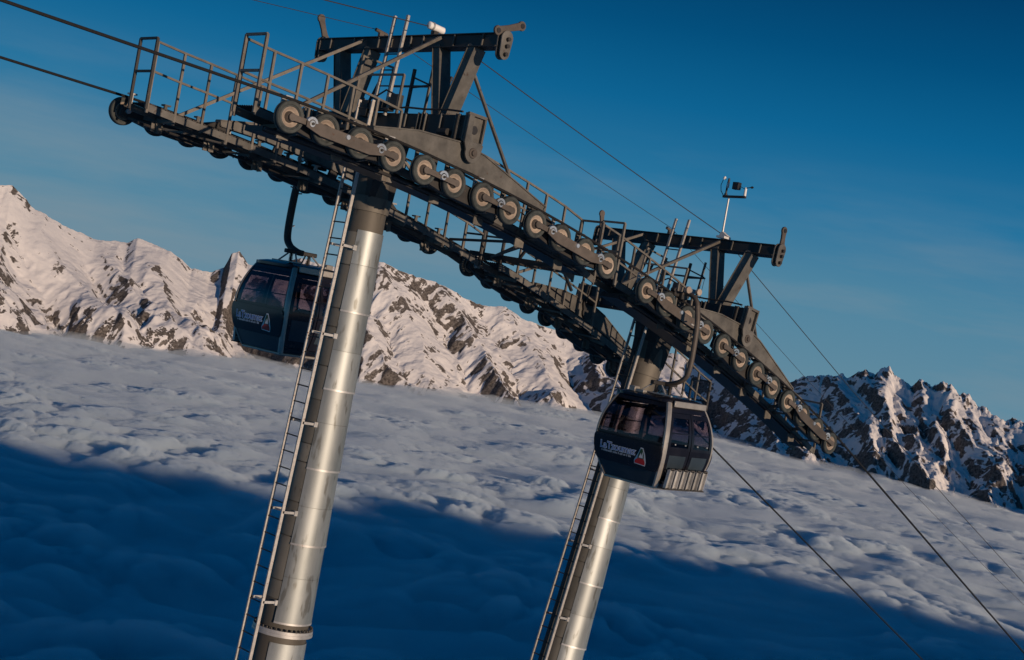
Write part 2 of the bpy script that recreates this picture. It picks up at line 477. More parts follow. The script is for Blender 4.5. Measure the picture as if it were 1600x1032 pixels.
    me = grid_mesh('mountains', X, Y, Z, mountain_material(), {'rock': rock, 'forest': forest})
    o = link('mountains', me)
    tag(o, kind='structure')
    return o

def mountain_material():
    m, n, l, b = nodes_of('snow_and_rock')
    at = n.new('ShaderNodeAttribute'); at.attribute_name = 'rock'
    af = n.new('ShaderNodeAttribute'); af.attribute_name = 'forest'
    ge = n.new('ShaderNodeNewGeometry')
    nz = n.new('ShaderNodeTexNoise'); nz.inputs['Scale'].default_value = 0.022; nz.inputs['Detail'].default_value = 10; nz.inputs['Roughness'].default_value = 0.74
    l.new(ge.outputs['Position'], nz.inputs['Vector'])
    ad = n.new('ShaderNodeMath'); ad.operation = 'MULTIPLY_ADD'
    l.new(nz.outputs['Fac'], ad.inputs[0]); ad.inputs[1].default_value = 0.9; l.new(at.outputs['Fac'], ad.inputs[2])
    rp = n.new('ShaderNodeMapRange'); rp.inputs[1].default_value = 0.44; rp.inputs[2].default_value = 0.54
    l.new(ad.outputs[0], rp.inputs[0])
    # forest: dark specks of trees
    vo = n.new('ShaderNodeTexVoronoi'); vo.inputs['Scale'].default_value = 0.08
    mp = n.new('ShaderNodeMapping'); mp.inputs['Scale'].default_value = (1, 1, 0.35)
    l.new(ge.outputs['Position'], mp.inputs[0]); l.new(mp.outputs[0], vo.inputs['Vector'])
    nf = n.new('ShaderNodeTexNoise'); nf.inputs['Scale'].default_value = 0.006; nf.inputs['Detail'].default_value = 3
    l.new(ge.outputs['Position'], nf.inputs['Vector'])
    m1 = n.new('ShaderNodeMath'); m1.operation = 'MULTIPLY'
    l.new(af.outputs['Fac'], m1.inputs[0]); l.new(nf.outputs['Fac'], m1.inputs[1])
    m2 = n.new('ShaderNodeMath'); m2.operation = 'LESS_THAN'
    l.new(vo.outputs['Distance'], m2.inputs[0]); l.new(m1.outputs[0], m2.inputs[1])
    mx0 = n.new('ShaderNodeMath'); mx0.operation = 'MAXIMUM'
    l.new(rp.outputs[0], mx0.inputs[0]); l.new(m2.outputs[0], mx0.inputs[1])
    rk = n.new('ShaderNodeValToRGB')
    rk.color_ramp.elements[0].position = 0.38; rk.color_ramp.elements[0].color = (0.050, 0.043, 0.040, 1)
    rk.color_ramp.elements[1].position = 0.64; rk.color_ramp.elements[1].color = (0.225, 0.20, 0.18, 1)
    n3 = n.new('ShaderNodeTexNoise'); n3.inputs['Scale'].default_value = 0.06; n3.inputs['Detail'].default_value = 10; n3.inputs['Roughness'].default_value = 0.7
    l.new(ge.outputs['Position'], n3.inputs['Vector']); l.new(n3.outputs['Fac'], rk.inputs[0])
    mx = n.new('ShaderNodeMix'); mx.data_type = 'RGBA'
    l.new(mx0.outputs[0], mx.inputs[0]); mx.inputs[6].default_value = (0.82, 0.79, 0.77, 1); l.new(rk.outputs[0], mx.inputs[7])
    l.new(mx.outputs[2], b.inputs['Base Color'])
    b.inputs['Roughness'].default_value = 0.9
    b.inputs['Specular IOR Level'].default_value = 0.1
    bp = n.new('ShaderNodeBump'); bp.inputs['Strength'].default_value = 0.5; bp.inputs['Distance'].default_value = 11
    l.new(nz.outputs['Fac'], bp.inputs['Height']); l.new(bp.outputs[0], b.inputs['Normal'])
    return m

build_mountains()

# ---- sea of cloud
def cloud_material(name, density):
    m, n, l, b = nodes_of(name)
    n.remove(b)
    vol = n.new('ShaderNodeVolumePrincipled')
    vol.inputs['Color'].default_value = (0.89, 0.97, 1.0, 1)
    vol.inputs['Density'].default_value = density
    vol.inputs['Anisotropy'].default_value = 0.0
    l.new(vol.outputs[0], n['Material Output'].inputs['Volume'])
    return m


def cloud_height(X, Y):
    d = np.hypot(X - CAM.x, Y - CAM.y)
    wx = 90 * fbm(201, X / 800, Y / 800, 2); wy = 90 * fbm(211, X / 800, Y / 800, 2)
    x, y = X + wx, Y + wy
    big = fbm(221, x / 1500, y / 1500, 3)
    def bil(seed, sc):      # rounded puffs with creases between them
        b = np.minimum(np.abs(Perlin(seed)(x / sc + seed, y / sc)) * 1.9, 1.0)
        return 1 - (1 - b) ** 2.2
    m = 0.30 + 0.8 * smooth01(fbm(271, X / 560, Y / 560, 3), -0.45, 0.6)
    m2 = 0.35 + 0.8 * smooth01(fbm(281, X / 260, Y / 260, 3), -0.4, 0.5)
    near = 0.54 + 0.28 * (1 - smooth01(d, 4200, 7000)) + 0.72 * (1 - smooth01(d, 2300, 4200))
    return 12 * big + near * (19 * bil(231, 430) + m * (20 * bil(241, 200) + m2 * (13 * bil(251, 90) + 6.5 * bil(261, 44) + 2.2 * bil(265, 22))))
def mist_height(X, Y):
    x = X + 160 * fbm(401, X / 500, Y / 500, 4); y = Y + 160 * fbm(411, X / 500, Y / 500, 4)
    return 26 * fbm(421, x / 520, y / 520, 4, 0.6) + 10 * np.abs(Perlin(431)(x / 130, y / 130))

def vapour(name, X, Y, Z, low_z, mat, label):
    """closed body: billowing top, flat underside, walls far outside the view"""
    top = np.stack([X, Y, Z], -1).reshape(-1, 3)
    nr, nc = X.shape
    idx = np.arange(nr * nc).reshape(nr, nc); n1 = nr * nc
    ring = np.concatenate([idx[0, :], idx[1:, -1], idx[-1, -2::-1], idx[-2:0:-1, 0]])
    low = np.stack([top[ring, 0], top[ring, 1], np.full(len(ring), low_z)], -1)
    co = np.vstack([top, low]).astype(np.float32)
    q = np.stack([idx[:-1, :-1], idx[:-1, 1:], idx[1:, 1:], idx[1:, :-1]], -1).reshape(-1, 4)
    k = np.arange(len(ring)); k2 = (k + 1) % len(ring)
    wall = np.stack([ring[k], n1 + k, n1 + k2, ring[k2]], -1)
    faces = np.vstack([q, wall])
    me = bpy.data.meshes.new(name)
    nf = len(faces); nl = faces.size + len(ring)
    me.vertices.add(len(co)); me.vertices.foreach_set('co', co.ravel())
    me.loops.add(nl); me.loops.foreach_set('vertex_index', np.concatenate([faces.ravel(), n1 + k]).astype(np.int32))
    me.polygons.add(nf + 1)
    me.polygons.foreach_set('loop_start', np.concatenate([np.arange(0, faces.size, 4), [faces.size]]).astype(np.int32))
    me.update(calc_edges=True)
    me.materials.append(mat)
    o = link(name, me)
    tag(o, label, 'cloud', kind='stuff')

def build_clouds():
    az = np.linspace(AZ_F - R(29), AZ_F + R(29), 1000)
    rr = np.exp(np.linspace(math.log(1250), math.log(15000), 520))
    RR, A = np.meshgrid(rr, az, indexing='ij')
    X = CAM.x + RR * np.sin(A); Y = CAM.y + RR * np.cos(A)
    Z = ZC - 24 + cloud_height(X, Y) - 20 * (1 - smooth01(np.hypot(X - CAM.x, Y - CAM.y), 2300, 4200))
    core = nodes_of('cloud_core')
    core[3].inputs['Base Color'].default_value = (0.74, 0.74, 0.75, 1); core[3].inputs['Roughness'].default_value = 1.0; core[3].inputs['Specular IOR Level'].default_value = 0.0
    st = 3
    o = link('cloud_sea', grid_mesh('cloud_sea', X[::st, ::st], Y[::st, ::st], Z[::st, ::st] - 34, core[0]))
    tag(o, 'grey and blue sea of cloud filling the valley below the peaks', 'cloud', kind='stuff')
    vapour('cloud_vapour', X, Y, Z, ZC - 400.0, cloud_material('cloud_vapour', 0.055), 'soft billowing upper layer of the sea of cloud')
    st = 5
    X, Y = X[::st, ::st], Y[::st, ::st]
    vapour('cloud_mist', X, Y, ZC + 2 + mist_height(X, Y) + 10 * smooth01(np.hypot(X - CAM.x, Y - CAM.y), 6500, 9000), ZC - 390.0, cloud_material('cloud_mist', 0.0030), 'thin mist drifting over the sea of cloud')
build_clouds()

# ---- the snow slope the lift stands on; its crest lies behind the viewpoint and shades the near cloud
FH = Vector((AX_F.x, AX_F.y, 0)).normalized()
RH = Vector((FH.y, -FH.x, 0))
def build_slope():
    fs = np.concatenate([-np.geomspace(1, 2600, 60)[::-1], [0], np.geomspace(1, 2200, 70)])
    ls = np.concatenate([-np.geomspace(2, 9000, 90)[::-1], [0], np.geomspace(2, 900, 60), np.linspace(925, 6000, 204), np.linspace(6200, 9000, 14)])
    F, L = np.meshgrid(fs, ls, indexing='ij')
    far = smooth01(np.abs(L), 60, 900)
    crest = -1.75 - 70 * far * (L < 0) + 34 * smooth01(L, 160, 1500) - 11 * smooth01(L, 1.5, 14) * (1 - smooth01(L, 150, 500)) + far * 40 * fbm(301, L / 800, L * 0 + 3.3, 7, 0.70) - 95 * smooth01(L, 3300, 4700)
    front = np.where(F > 0, -F * 0.40 - np.clip(F - 60, 0, None) * 0.12, 0)
    back = np.where(F < 0, F * 0.22, 0)
    bump = fbm(311, F / 60, L / 60, 4) * np.clip(np.hypot(F, L) / 150, 0, 6) * smooth01(np.abs(F), 4, 100)
    Z = CAM.z + crest + front + back + bump
    X = CAM.x + FH.x * F + RH.x * L; Y = CAM.y + FH.y * F + RH.y * L
    m, n, l, b = nodes_of('slope_snow')
    b.inputs['Base Color'].default_value = (0.72, 0.72, 0.73, 1); b.inputs['Roughness'].default_value = 0.85
    nz = n.new('ShaderNodeTexNoise'); nz.inputs['Scale'].default_value = 1.2; nz.inputs['Detail'].default_value = 8
    ge = n.new('ShaderNodeNewGeometry'); l.new(ge.outputs['Position'], nz.inputs['Vector'])
    bp = n.new('ShaderNodeBump'); bp.inputs['Strength'].default_value = 0.4; bp.inputs['Distance'].default_value = 0.2
    l.new(nz.outputs['Fac'], bp.inputs['Height']); l.new(bp.outputs[0], b.inputs['Normal'])
    o = link('snow_slope', grid_mesh('snow_slope', X, Y, Z, m))
    tag(o, kind='structure')
build_slope()
def slope_z(x, y):
    d = Vector((x - CAM.x, y - CAM.y, 0))
    return CAM.z - 1.75 - max(0.0, d.dot(FH)) * 0.40

# ================================================================== LIFT GEOMETRY
GAUGE = 2.581                      # half the distance between the ropes
PITCH = 0.6894                     # sheave spacing
SH_R = 0.25                        # sheave radius
TOWERS = [dict(o=Vector((0.06, 0, 0.70)), tilt=R(1.95), tc=Vector((0, 0, 0)), mid=0.146, dl=0.1575),
          dict(o=Vector((8.52, 0, -1.48)), tilt=R(9.04), tc=Vector((8.56, 0, -2.108)), mid=0.336, dl=0.1484)]

def arc(mid, dl, n=12):
    a = mid + dl * np.linspace(-0.5, 0.5, n - 1)
    p = np.vstack([[0, 0], np.cumsum(np.stack([np.cos(a), -np.sin(a)], -1) * PITCH, 0)])
    return p - p.mean(0)

# ------------------------------------------------------------------ ropes
rope_pts = []
for t in TOWERS:
    w = arc(t['mid'], t['dl']) + np.array([t['tc'].x, t['tc'].z])
    for i in range(12):
        d = w[min(i + 1, 11)] - w[max(i - 1, 0)]; d = d / np.linalg.norm(d)
        nrm = np.array([-d[1], d[0]]) if d[0] > 0 else np.array([d[1], -d[0]])
        rope_pts.append(w[i] + nrm * (SH_R + 0.018))
def rope_z(x):
    return float(np.interp(x, [p[0] for p in rope_pts], [p[1] for p in rope_pts]))
def haul_rope(y, label):
    p0, p1 = rope_pts[0], rope_pts[-1]
    pts = [(x, y, p0[1] + (p0[0] - x) * 0.040 + ((p0[0] - x) ** 2) * 0.0006) for x in np.linspace(-90, p0[0] - 0.6, 24)]
    pts += [(p[0], y, p[1]) for p in rope_pts]
    pts += [(x, y, p1[1] - (x - p1[0]) * 0.480 + ((x - p1[0]) ** 2) * 0.00025) for x in np.linspace(p1[0] + 0.6, 140, 30)]
    o = MB().pipe(pts, 0.024, 8).build('haul_rope', 'rope')
    tag(o, label, 'cable', 'haul ropes of the lift')
haul_rope(-GAUGE, 'thick black haul rope running over the nearer rows of sheaves')
haul_rope(GAUGE, 'thick black haul rope running over the farther, shaded rows of sheaves')

def comm_cable(pts, r, label):
    """supports at pts, sagging in between"""
    path = []
    for a, b in zip(pts[:-1], pts[1:]):
        a, b = Vector(a), Vector(b); L = (b - a).length
        for k in range(20):
            u = k / 20
            p = a.lerp(b, u); p.z -= 4 * u * (1 - u) * L * L * 0.00035
            path.append(p)
    path.append(Vector(pts[-1]))
    o = MB().pipe(path, r, 6).build('communication_cable', 'cable')
    tag(o, label, 'cable', 'thin cables above the lift')
comm_cable([(-80, -0.79, 5.2), (0.16, -0.79, 2.93), (8.97, -0.92, 0.74), (130, -0.9, -34.5)], 0.0095,
           'thin dark cable held by the white clamp on the upper frame beam')
comm_cable([(-80, 0.84, 5.0), (0.16, 0.84, 2.93), (8.97, 0.49, 0.74), (130, 0.6, -33.0)], 0.006,
           'faintest thin cable passing left of the white clamp, beside the gantry ladder')

# ------------------------------------------------------------------ sheave trains
def sheave_meshes():
    tyre = MB().lathe_y([(0.154, -0.040), (0.160, -0.050), (0.184, -0.045), (0.192, -0.053), (0.236, -0.057), (0.247, -0.046), (0.25, -0.028), (0.238, -0.012), (0.238, 0.012),
                         (0.25, 0.028), (0.247, 0.046), (0.236, 0.057), (0.192, 0.053), (0.184, 0.045), (0.160, 0.050), (0.154, 0.040)], 36, closed=True)
    disc = MB()
    for s in (-1, 1):
        disc.lathe_y([(0.158, s * 0.020), (0.158, s * 0.044), (0.151, s * 0.048), (0.143, s * 0.046), (0.122, s * 0.020), (0.095, s * 0.012), (0.05, s * 0.010)], 32)
    ring = MB()
    for s in (-1, 1):
        ring.lathe_y([(0.090, s * 0.013), (0.080, s * 0.036), (0.064, s * 0.060), (0.040, s * 0.062), (0.001, s * 0.062)], 20)
    return tyre.mesh('tyre', 'rubber'), disc.mesh('sheave', 'rim'), ring.mesh('hub', 'bronze')
TYRE, DISC, RING = sheave_meshes()
_hub = MB(); _hub.cyl((0, -0.10, 0), (0, 0.10, 0), 0.034, None, 10)
HUB = _hub.mesh('axle', 'dark')

def sheave_train(t, side, label):
    """side -1 nearer lane, +1 farther lane; i points inboard"""
    i = -side
    root = link('sheave_train', None)
    root.location = (t['tc'].x, side * GAUGE, t['tc'].z)
    tag(root, label, 'sheave train', 'sheave trains of the lift')
    w = arc(t['mid'], t['dl'])
    m = t['mid']
    def loc(a, nn):      # train frame -> world aligned, a along the slope, nn normal to it
        return (a * math.cos(m) + nn * math.sin(m), -a * math.sin(m) + nn * math.cos(m))
    for k in range(12):
        s = link('sheave', DISC, root); s.location = (w[k][0], 0, w[k][1])
        s.rotation_euler.y = k * 0.7
        link('tyre', TYRE, s); link('hub', RING, s); link('axle', HUB, s)
    o_ = side * 0.095    # outboard face
    # two-wheel rockers, hub to hub, with a bright bearing block at mid length
    for k in range(0, 12, 2):
        a, b = w[k], w[k + 1]
        MB().prism_y(dogbone(tuple(a), tuple(b), 0.062, 0.062, 0.045), o_ - 0.016, o_ + 0.016).build('rocker_arm', 'bronze', root, 0.004)
        c = (a + b) / 2; d = (b - a) / np.linalg.norm(b - a); nn = np.array([-d[1], d[0]])
        blk = MB()
        yb = side * 0.118
        pts = rounded(0, 0, 0.105, R(15), R(165), 8) + rounded(0, 0, 0.066, R(165), R(15), 8)
        blk.prism_y([(c[0] + x * d[0] + z * nn[0], c[1] + x * d[1] + z * nn[1]) for x, z in pts], yb - 0.03, yb + 0.03)
        blk.cyl((c[0], yb - 0.035, c[1]), (c[0], yb + 0.035, c[1]), 0.05, None, 14)
        bo = blk.build('bearing_block', 'chrome', root)
        MB().cyl((c[0], side * 0.15, c[1]), (c[0], side * 0.185, c[1]), 0.022, None, 6).build('pivot_nut', 'dark', bo)
    # four-wheel plates at both ends of the train
    for k in (0, 8):
        a = (w[k] + w[k + 1]) / 2; b = (w[k + 2] + w[k + 3]) / 2
        d = (b - a) / np.linalg.norm(b - a); nn = np.array([-d[1], d[0]]); L = np.linalg.norm(b - a)
        prof = [(-0.09, -0.07), (-0.10, 0.03), (-0.03, 0.075), (0.22, 0.05), (L - 0.22, 0.05), (L + 0.03, 0.075), (L + 0.10, 0.03), (L + 0.09, -0.07),
                (L - 0.20, -0.135), (0.20, -0.135)]
        y0 = side * 0.128
        pl = MB().prism_y([(a[0] + x * d[0] + z * nn[0], a[1] + x * d[1] + z * nn[1]) for x, z in prof], y0 - 0.014, y0 + 0.014).build('equaliser_plate', 'bronze', root, 0.004)
        c = (a + b) / 2
        MB().cyl((c[0], side * 0.14, c[1]), (c[0], side * 0.175, c[1]), 0.045, 0.038, 12).build('pivot_bolt', 'chrome', pl)
    # inboard beams that carry the axles
    for k in (0, 4, 8):
        a, b = w[k], w[k + 3]; mid = (w[k + 1] + w[k + 2]) / 2
        bm = MB()
        y0, y1 = sorted((i * 0.085, i * 0.20))
        d = (b - a) / np.linalg.norm(b - a); nn = np.array([-d[1], d[0]]); L = np.linalg.norm(b - a)
        prof = [(-0.13, -0.10), (-0.13, 0.09), (L + 0.13, 0.09), (L + 0.13, -0.10), (L * 0.5 + 0.4, -0.20), (L * 0.5 - 0.4, -0.20)]
        bm.prism_y([(a[0] + x * d[0] + z * nn[0], a[1] + x * d[1] + z * nn[1]) for x, z in prof], y0, y1)
        bo = bm.build('axle_beam', 'dark', root, 0.006)
        for q in (0, 1, 2, 3):
            p = w[k + q]
            MB().cyl((p[0], i * 0.20, p[1]), (p[0], i * 0.245, p[1]), 0.05, 0.044, 8).build('axle_nut', 'galv', bo)
    # main lens shaped beam, above the rope and inboard of it
    T1m = TOWERS[0]['mid']
    poly = [(-2.0, 0.70), (-1.08, 0.84), (-0.10, 0.85), (0.45, 0.74), (1.07, 0.52), (2.10, 0.15), (2.06, 0.07), (1.14, 0.235), (0.2, 0.40), (-0.1, 0.435), (-1.0, 0.545), (-1.98, 0.60)]
    rot = m - T1m
    poly = [(x * math.cos(rot) + z * math.sin(rot), -x * math.sin(rot) + z * math.cos(rot)) for x, z in poly]
    y0, y1 = sorted((i * 0.22, i * 0.36))
    mb = MB().prism_y(poly, y0, y1).build('main_beam', 'steel', root, 0.008)
    fl = MB()
    for q in range(len(poly)):
        p, p2 = poly[q], poly[(q + 1) % len(poly)]
        fl.bar((p[0], (y0 + y1) / 2, p[1]), (p2[0], (y0 + y1) / 2, p2[1]), 0.19, 0.022, (0, 0, 1) if abs(p2[0] - p[0]) > 0.1 else (1, 0, 0))
    fl.build('flange', 'steel', mb)
    # hangers from the underside of the beam to the axle beams
    for x, k in ((-1.75, 1), (1.85, 9), (-0.6, 4), (0.75, 6)):
        p = (w[k] + w[k + 1]) / 2
        xt = x * math.cos(rot) + 0.45 * math.sin(rot)
        low = poly[6:][::-1]
        zt = float(np.interp(xt, [q[0] for q in low], [q[1] for q in low]))
        MB().bar((xt, i * 0.31, zt + 0.05), (p[0], i * 0.24, p[1] - 0.02), 0.06, 0.20, (1, 0, 0)).build('hanger_plate', 'dark', root)
    # added black slabs standing in for the shade under the nearer catwalk
    if side < 0:
        gd = MB()
        for k in range(0, 11):
            gd.bar((w[k][0], i * 0.90, w[k][1] - 0.19), (w[k + 1][0], i * 0.90, w[k + 1][1] - 0.19), 0.5, 0.09)
        gd.build('underside_shade', 'black', root)
    for k in range(0, 12, 2):
        c = (w[k] + w[k + 1]) / 2
        MB().box(c[0] - 0.07, c[0] + 0.07, min(i * 0.205, i * 0.30), max(i * 0.205, i * 0.30), c[1] + 0.02, c[1] + 0.15).build('sensor_box', 'rail' if k % 4 else 'galv', root, 0.008)
        MB().bar((c[0], i * 0.20, c[1] - 0.16), (c[0] + 0.25, i * 1.18, c[1] - 0.20), 0.04, 0.04).build('knee_brace', 'steel', root)
        MB().pipe([(c[0] + 0.3, i * 0.30, c[1] + 0.10), (c[0] + 0.34, i * 0.36, c[1] - 0.12), (c[0] + 0.42, i * 0.40, c[1] - 0.24), (c[0] + 0.52, i * 0.34, c[1] - 0.10)], 0.010, 6).build('cable_loop', 'cable', root)
    for k in range(12):
        br = MB(); br.box(w[k][0] - 0.03, w[k][0] + 0.03, min(i * 0.21, i * 0.25), max(i * 0.21, i * 0.25), w[k][1] + 0.05, w[k][1] + 0.30)
        br.box(w[k][0] - 0.03, w[k][0] + 0.10, min(i * 0.12, i * 0.25), max(i * 0.12, i * 0.25), w[k][1] + 0.301, w[k][1] + 0.33)
        br.build('guide_bracket', 'steel' if k % 3 else 'galv', root)
    MB().pipe([(w[k][0], i * 0.60, w[k][1] - 0.19) for k in range(12)], 0.028, 8).build('conduit', 'dark', root)
    for k in range(0, 10, 2):
        MB().bar((w[k][0], i * 0.24, w[k][1] - 0.12), (w[k + 2][0], i * 1.15, w[k + 2][1] - 0.14), 0.035, 0.035).build('lattice_bar', 'dark', root)
    # loose sensor cable clipped along the axle beams
    sc = MB()
    sc.pipe([(w[k][0] + dx, i * 0.215, w[k][1] + 0.11 - sag) for k in range(11) for dx, sag in ((0.0, 0.0), (0.23, 0.05), (0.46, 0.06))], 0.012, 6)
    sc.build('sensor_cable', 'cable', root)
    catwalk(root, w, i, m, side)
    return root

def catwalk(root, w, i, m, side):
    # floor line follows the sheaves
    xs = np.linspace(w[0][0] - 0.2, w[11][0] + 0.42, 16)
    zf = np.interp(xs, w[:, 0], w[:, 1])
    zf[0] = w[0][1] + 0.03; zf[-1] = w[11][1] - 0.14
    tw = (xs - xs[0]) / (xs[-1] - xs[0])
    zf = zf + 0.08 - 0.16 * tw
    ya, yb = i * 0.63, i * 1.21
    cw = None
    for y in (yb, ya):
        base = MB()
        for k in range(15):
            base.bar((xs[k], y, zf[k] - 0.07), (xs[k + 1], y, zf[k + 1] - 0.07), 0.035, 0.12)
        if cw is None: cw = base.build('catwalk', 'steel', root)
        else: base.build('stringer', 'steel', cw)
    for k in range(15):
        g = MB()
        x0, x1 = xs[k] + 0.012, xs[k + 1] - 0.012
        n = 9
        for q in range(n):
            y = ya + (yb - ya) * (q + 0.5) / n
            g.bar((x0, y, zf[k] + 0.005), (x1, y, zf[k + 1] + 0.005), 0.012, 0.03)
        for q in range(5):
            u = (q + 0.5) / 5
            x = x0 + (x1 - x0) * u; z = zf[k] + (zf[k + 1] - zf[k]) * u
            g.bar((x, ya, z + 0.008), (x, yb, z + 0.008), 0.02, 0.02)
        g.build('grating_panel', 'dark', cw)
    for k in range(1, 15, 2):
        x, z = xs[k], zf[k]
        zw = float(np.interp(x, w[:, 0], w[:, 1]))
        MB().bar((x, i * 0.19, zw - 0.02), (x, yb, z - 0.16), 0.06, 0.07).build('bracket', 'steel', cw)
        b2 = MB(); b2.bar((x, ya + (yb - ya) * 0.1, z - 0.12), (x + 0.05, ya + (yb - ya) * 0.1, z - 0.34), 0.10, 0.02, (0, 1, 0))
        b2.box(x - 0.09, x + 0.13, ya - 0.012, ya + 0.012, z - 0.33, z - 0.15)
        b2.build('gusset', 'rail', cw)
    Hp = 1.06
    top = lambda k: (xs[k], yb, zf[k] + Hp)
    skip = (7, 8)
    for k in range(16):
        if k in skip: continue
        MB().bar((xs[k], yb, zf[k] - 0.16), (xs[k], yb, zf[k] + Hp), 0.042, 0.042, (1, 0, 0)).build('rail_post', 'rail', cw)
    for a, b in ((0, 6), (9, 15)):
        for h in (Hp, Hp * 0.52):
            r_ = MB()
            for k in range(a, b):
                r_.bar((xs[k], yb, zf[k] + h), (xs[k + 1], yb, zf[k + 1] + h), 0.036, 0.036)
            r_.build('handrail', 'rail', cw)
    for k in (0, 15):
        f = MB()
        ey = ya if k == 0 else ya
        h0 = Hp + (0.06 if k == 0 else 0)
        for y in (ya, yb):
            f.bar((xs[k] - 0.02, y, zf[k] - 0.1), (xs[k] - 0.02, y, zf[k] + h0), 0.045, 0.045, (1, 0, 0))
        for h in (h0, Hp * 0.52):
            f.bar((xs[k] - 0.02, ya, zf[k] + h), (xs[k] - 0.02, yb, zf[k] + h), 0.04, 0.04)
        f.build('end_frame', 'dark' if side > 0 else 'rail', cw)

sheave_train(TOWERS[0], -1, 'row of twelve sunlit sheaves on the nearer side of the big left tower')
sheave_train(TOWERS[0], 1, 'dark shaded row of sheaves on the far side of the big left tower')
sheave_train(TOWERS[1], -1, 'row of sheaves descending to the right on the near side of the second tower')
sheave_train(TOWERS[1], 1, 'dark shaded row of sheaves on the far side of the second tower')

# crossover between the walkway ends of the two towers
def crossover():
    root = link('crossover_walkway', None); root.location = (4.42, 0, -0.76)
    tag(root, 'dark crossover beams joining the near and far walkways between the two towers', 'walkway')
    for x in (0.0, 0.42):
        MB().bar((x, -1.75, -0.02 - 0.1 * x), (x, 2.0, 0.06 - 0.1 * x), 0.07, 0.10).build('beam', 'dark', root)
    for k in range(9):
        y = -1.55 + 0.42 * k
        MB().bar((0.0, y, -0.02), (0.42, y + 0.1, -0.06), 0.04, 0.03).build('tread', 'dark', root)
    for y0, y1, z1 in ((-0.6, -0.95, -0.42), (0.75, 0.50, 0.34), (1.6, 0.9, 0.30), (-1.2, -0.3, 0.30)):
        MB().bar((0.2, y0, 0.0), (0.2, y1, z1), 0.05, 0.05, (0, 1, 0)).build('strut', 'dark', root)
    MB().bar((-1.35, -1.30, 0.32), (-1.2, 1.35, 0.20), 0.05, 0.05).build('tie_bar', 'dark', root)
    MB().bar((-1.35, -1.30, 0.34), (0.0, 1.35, 0.02), 0.04, 0.04).build('tie_bar', 'dark', root)
crossover()

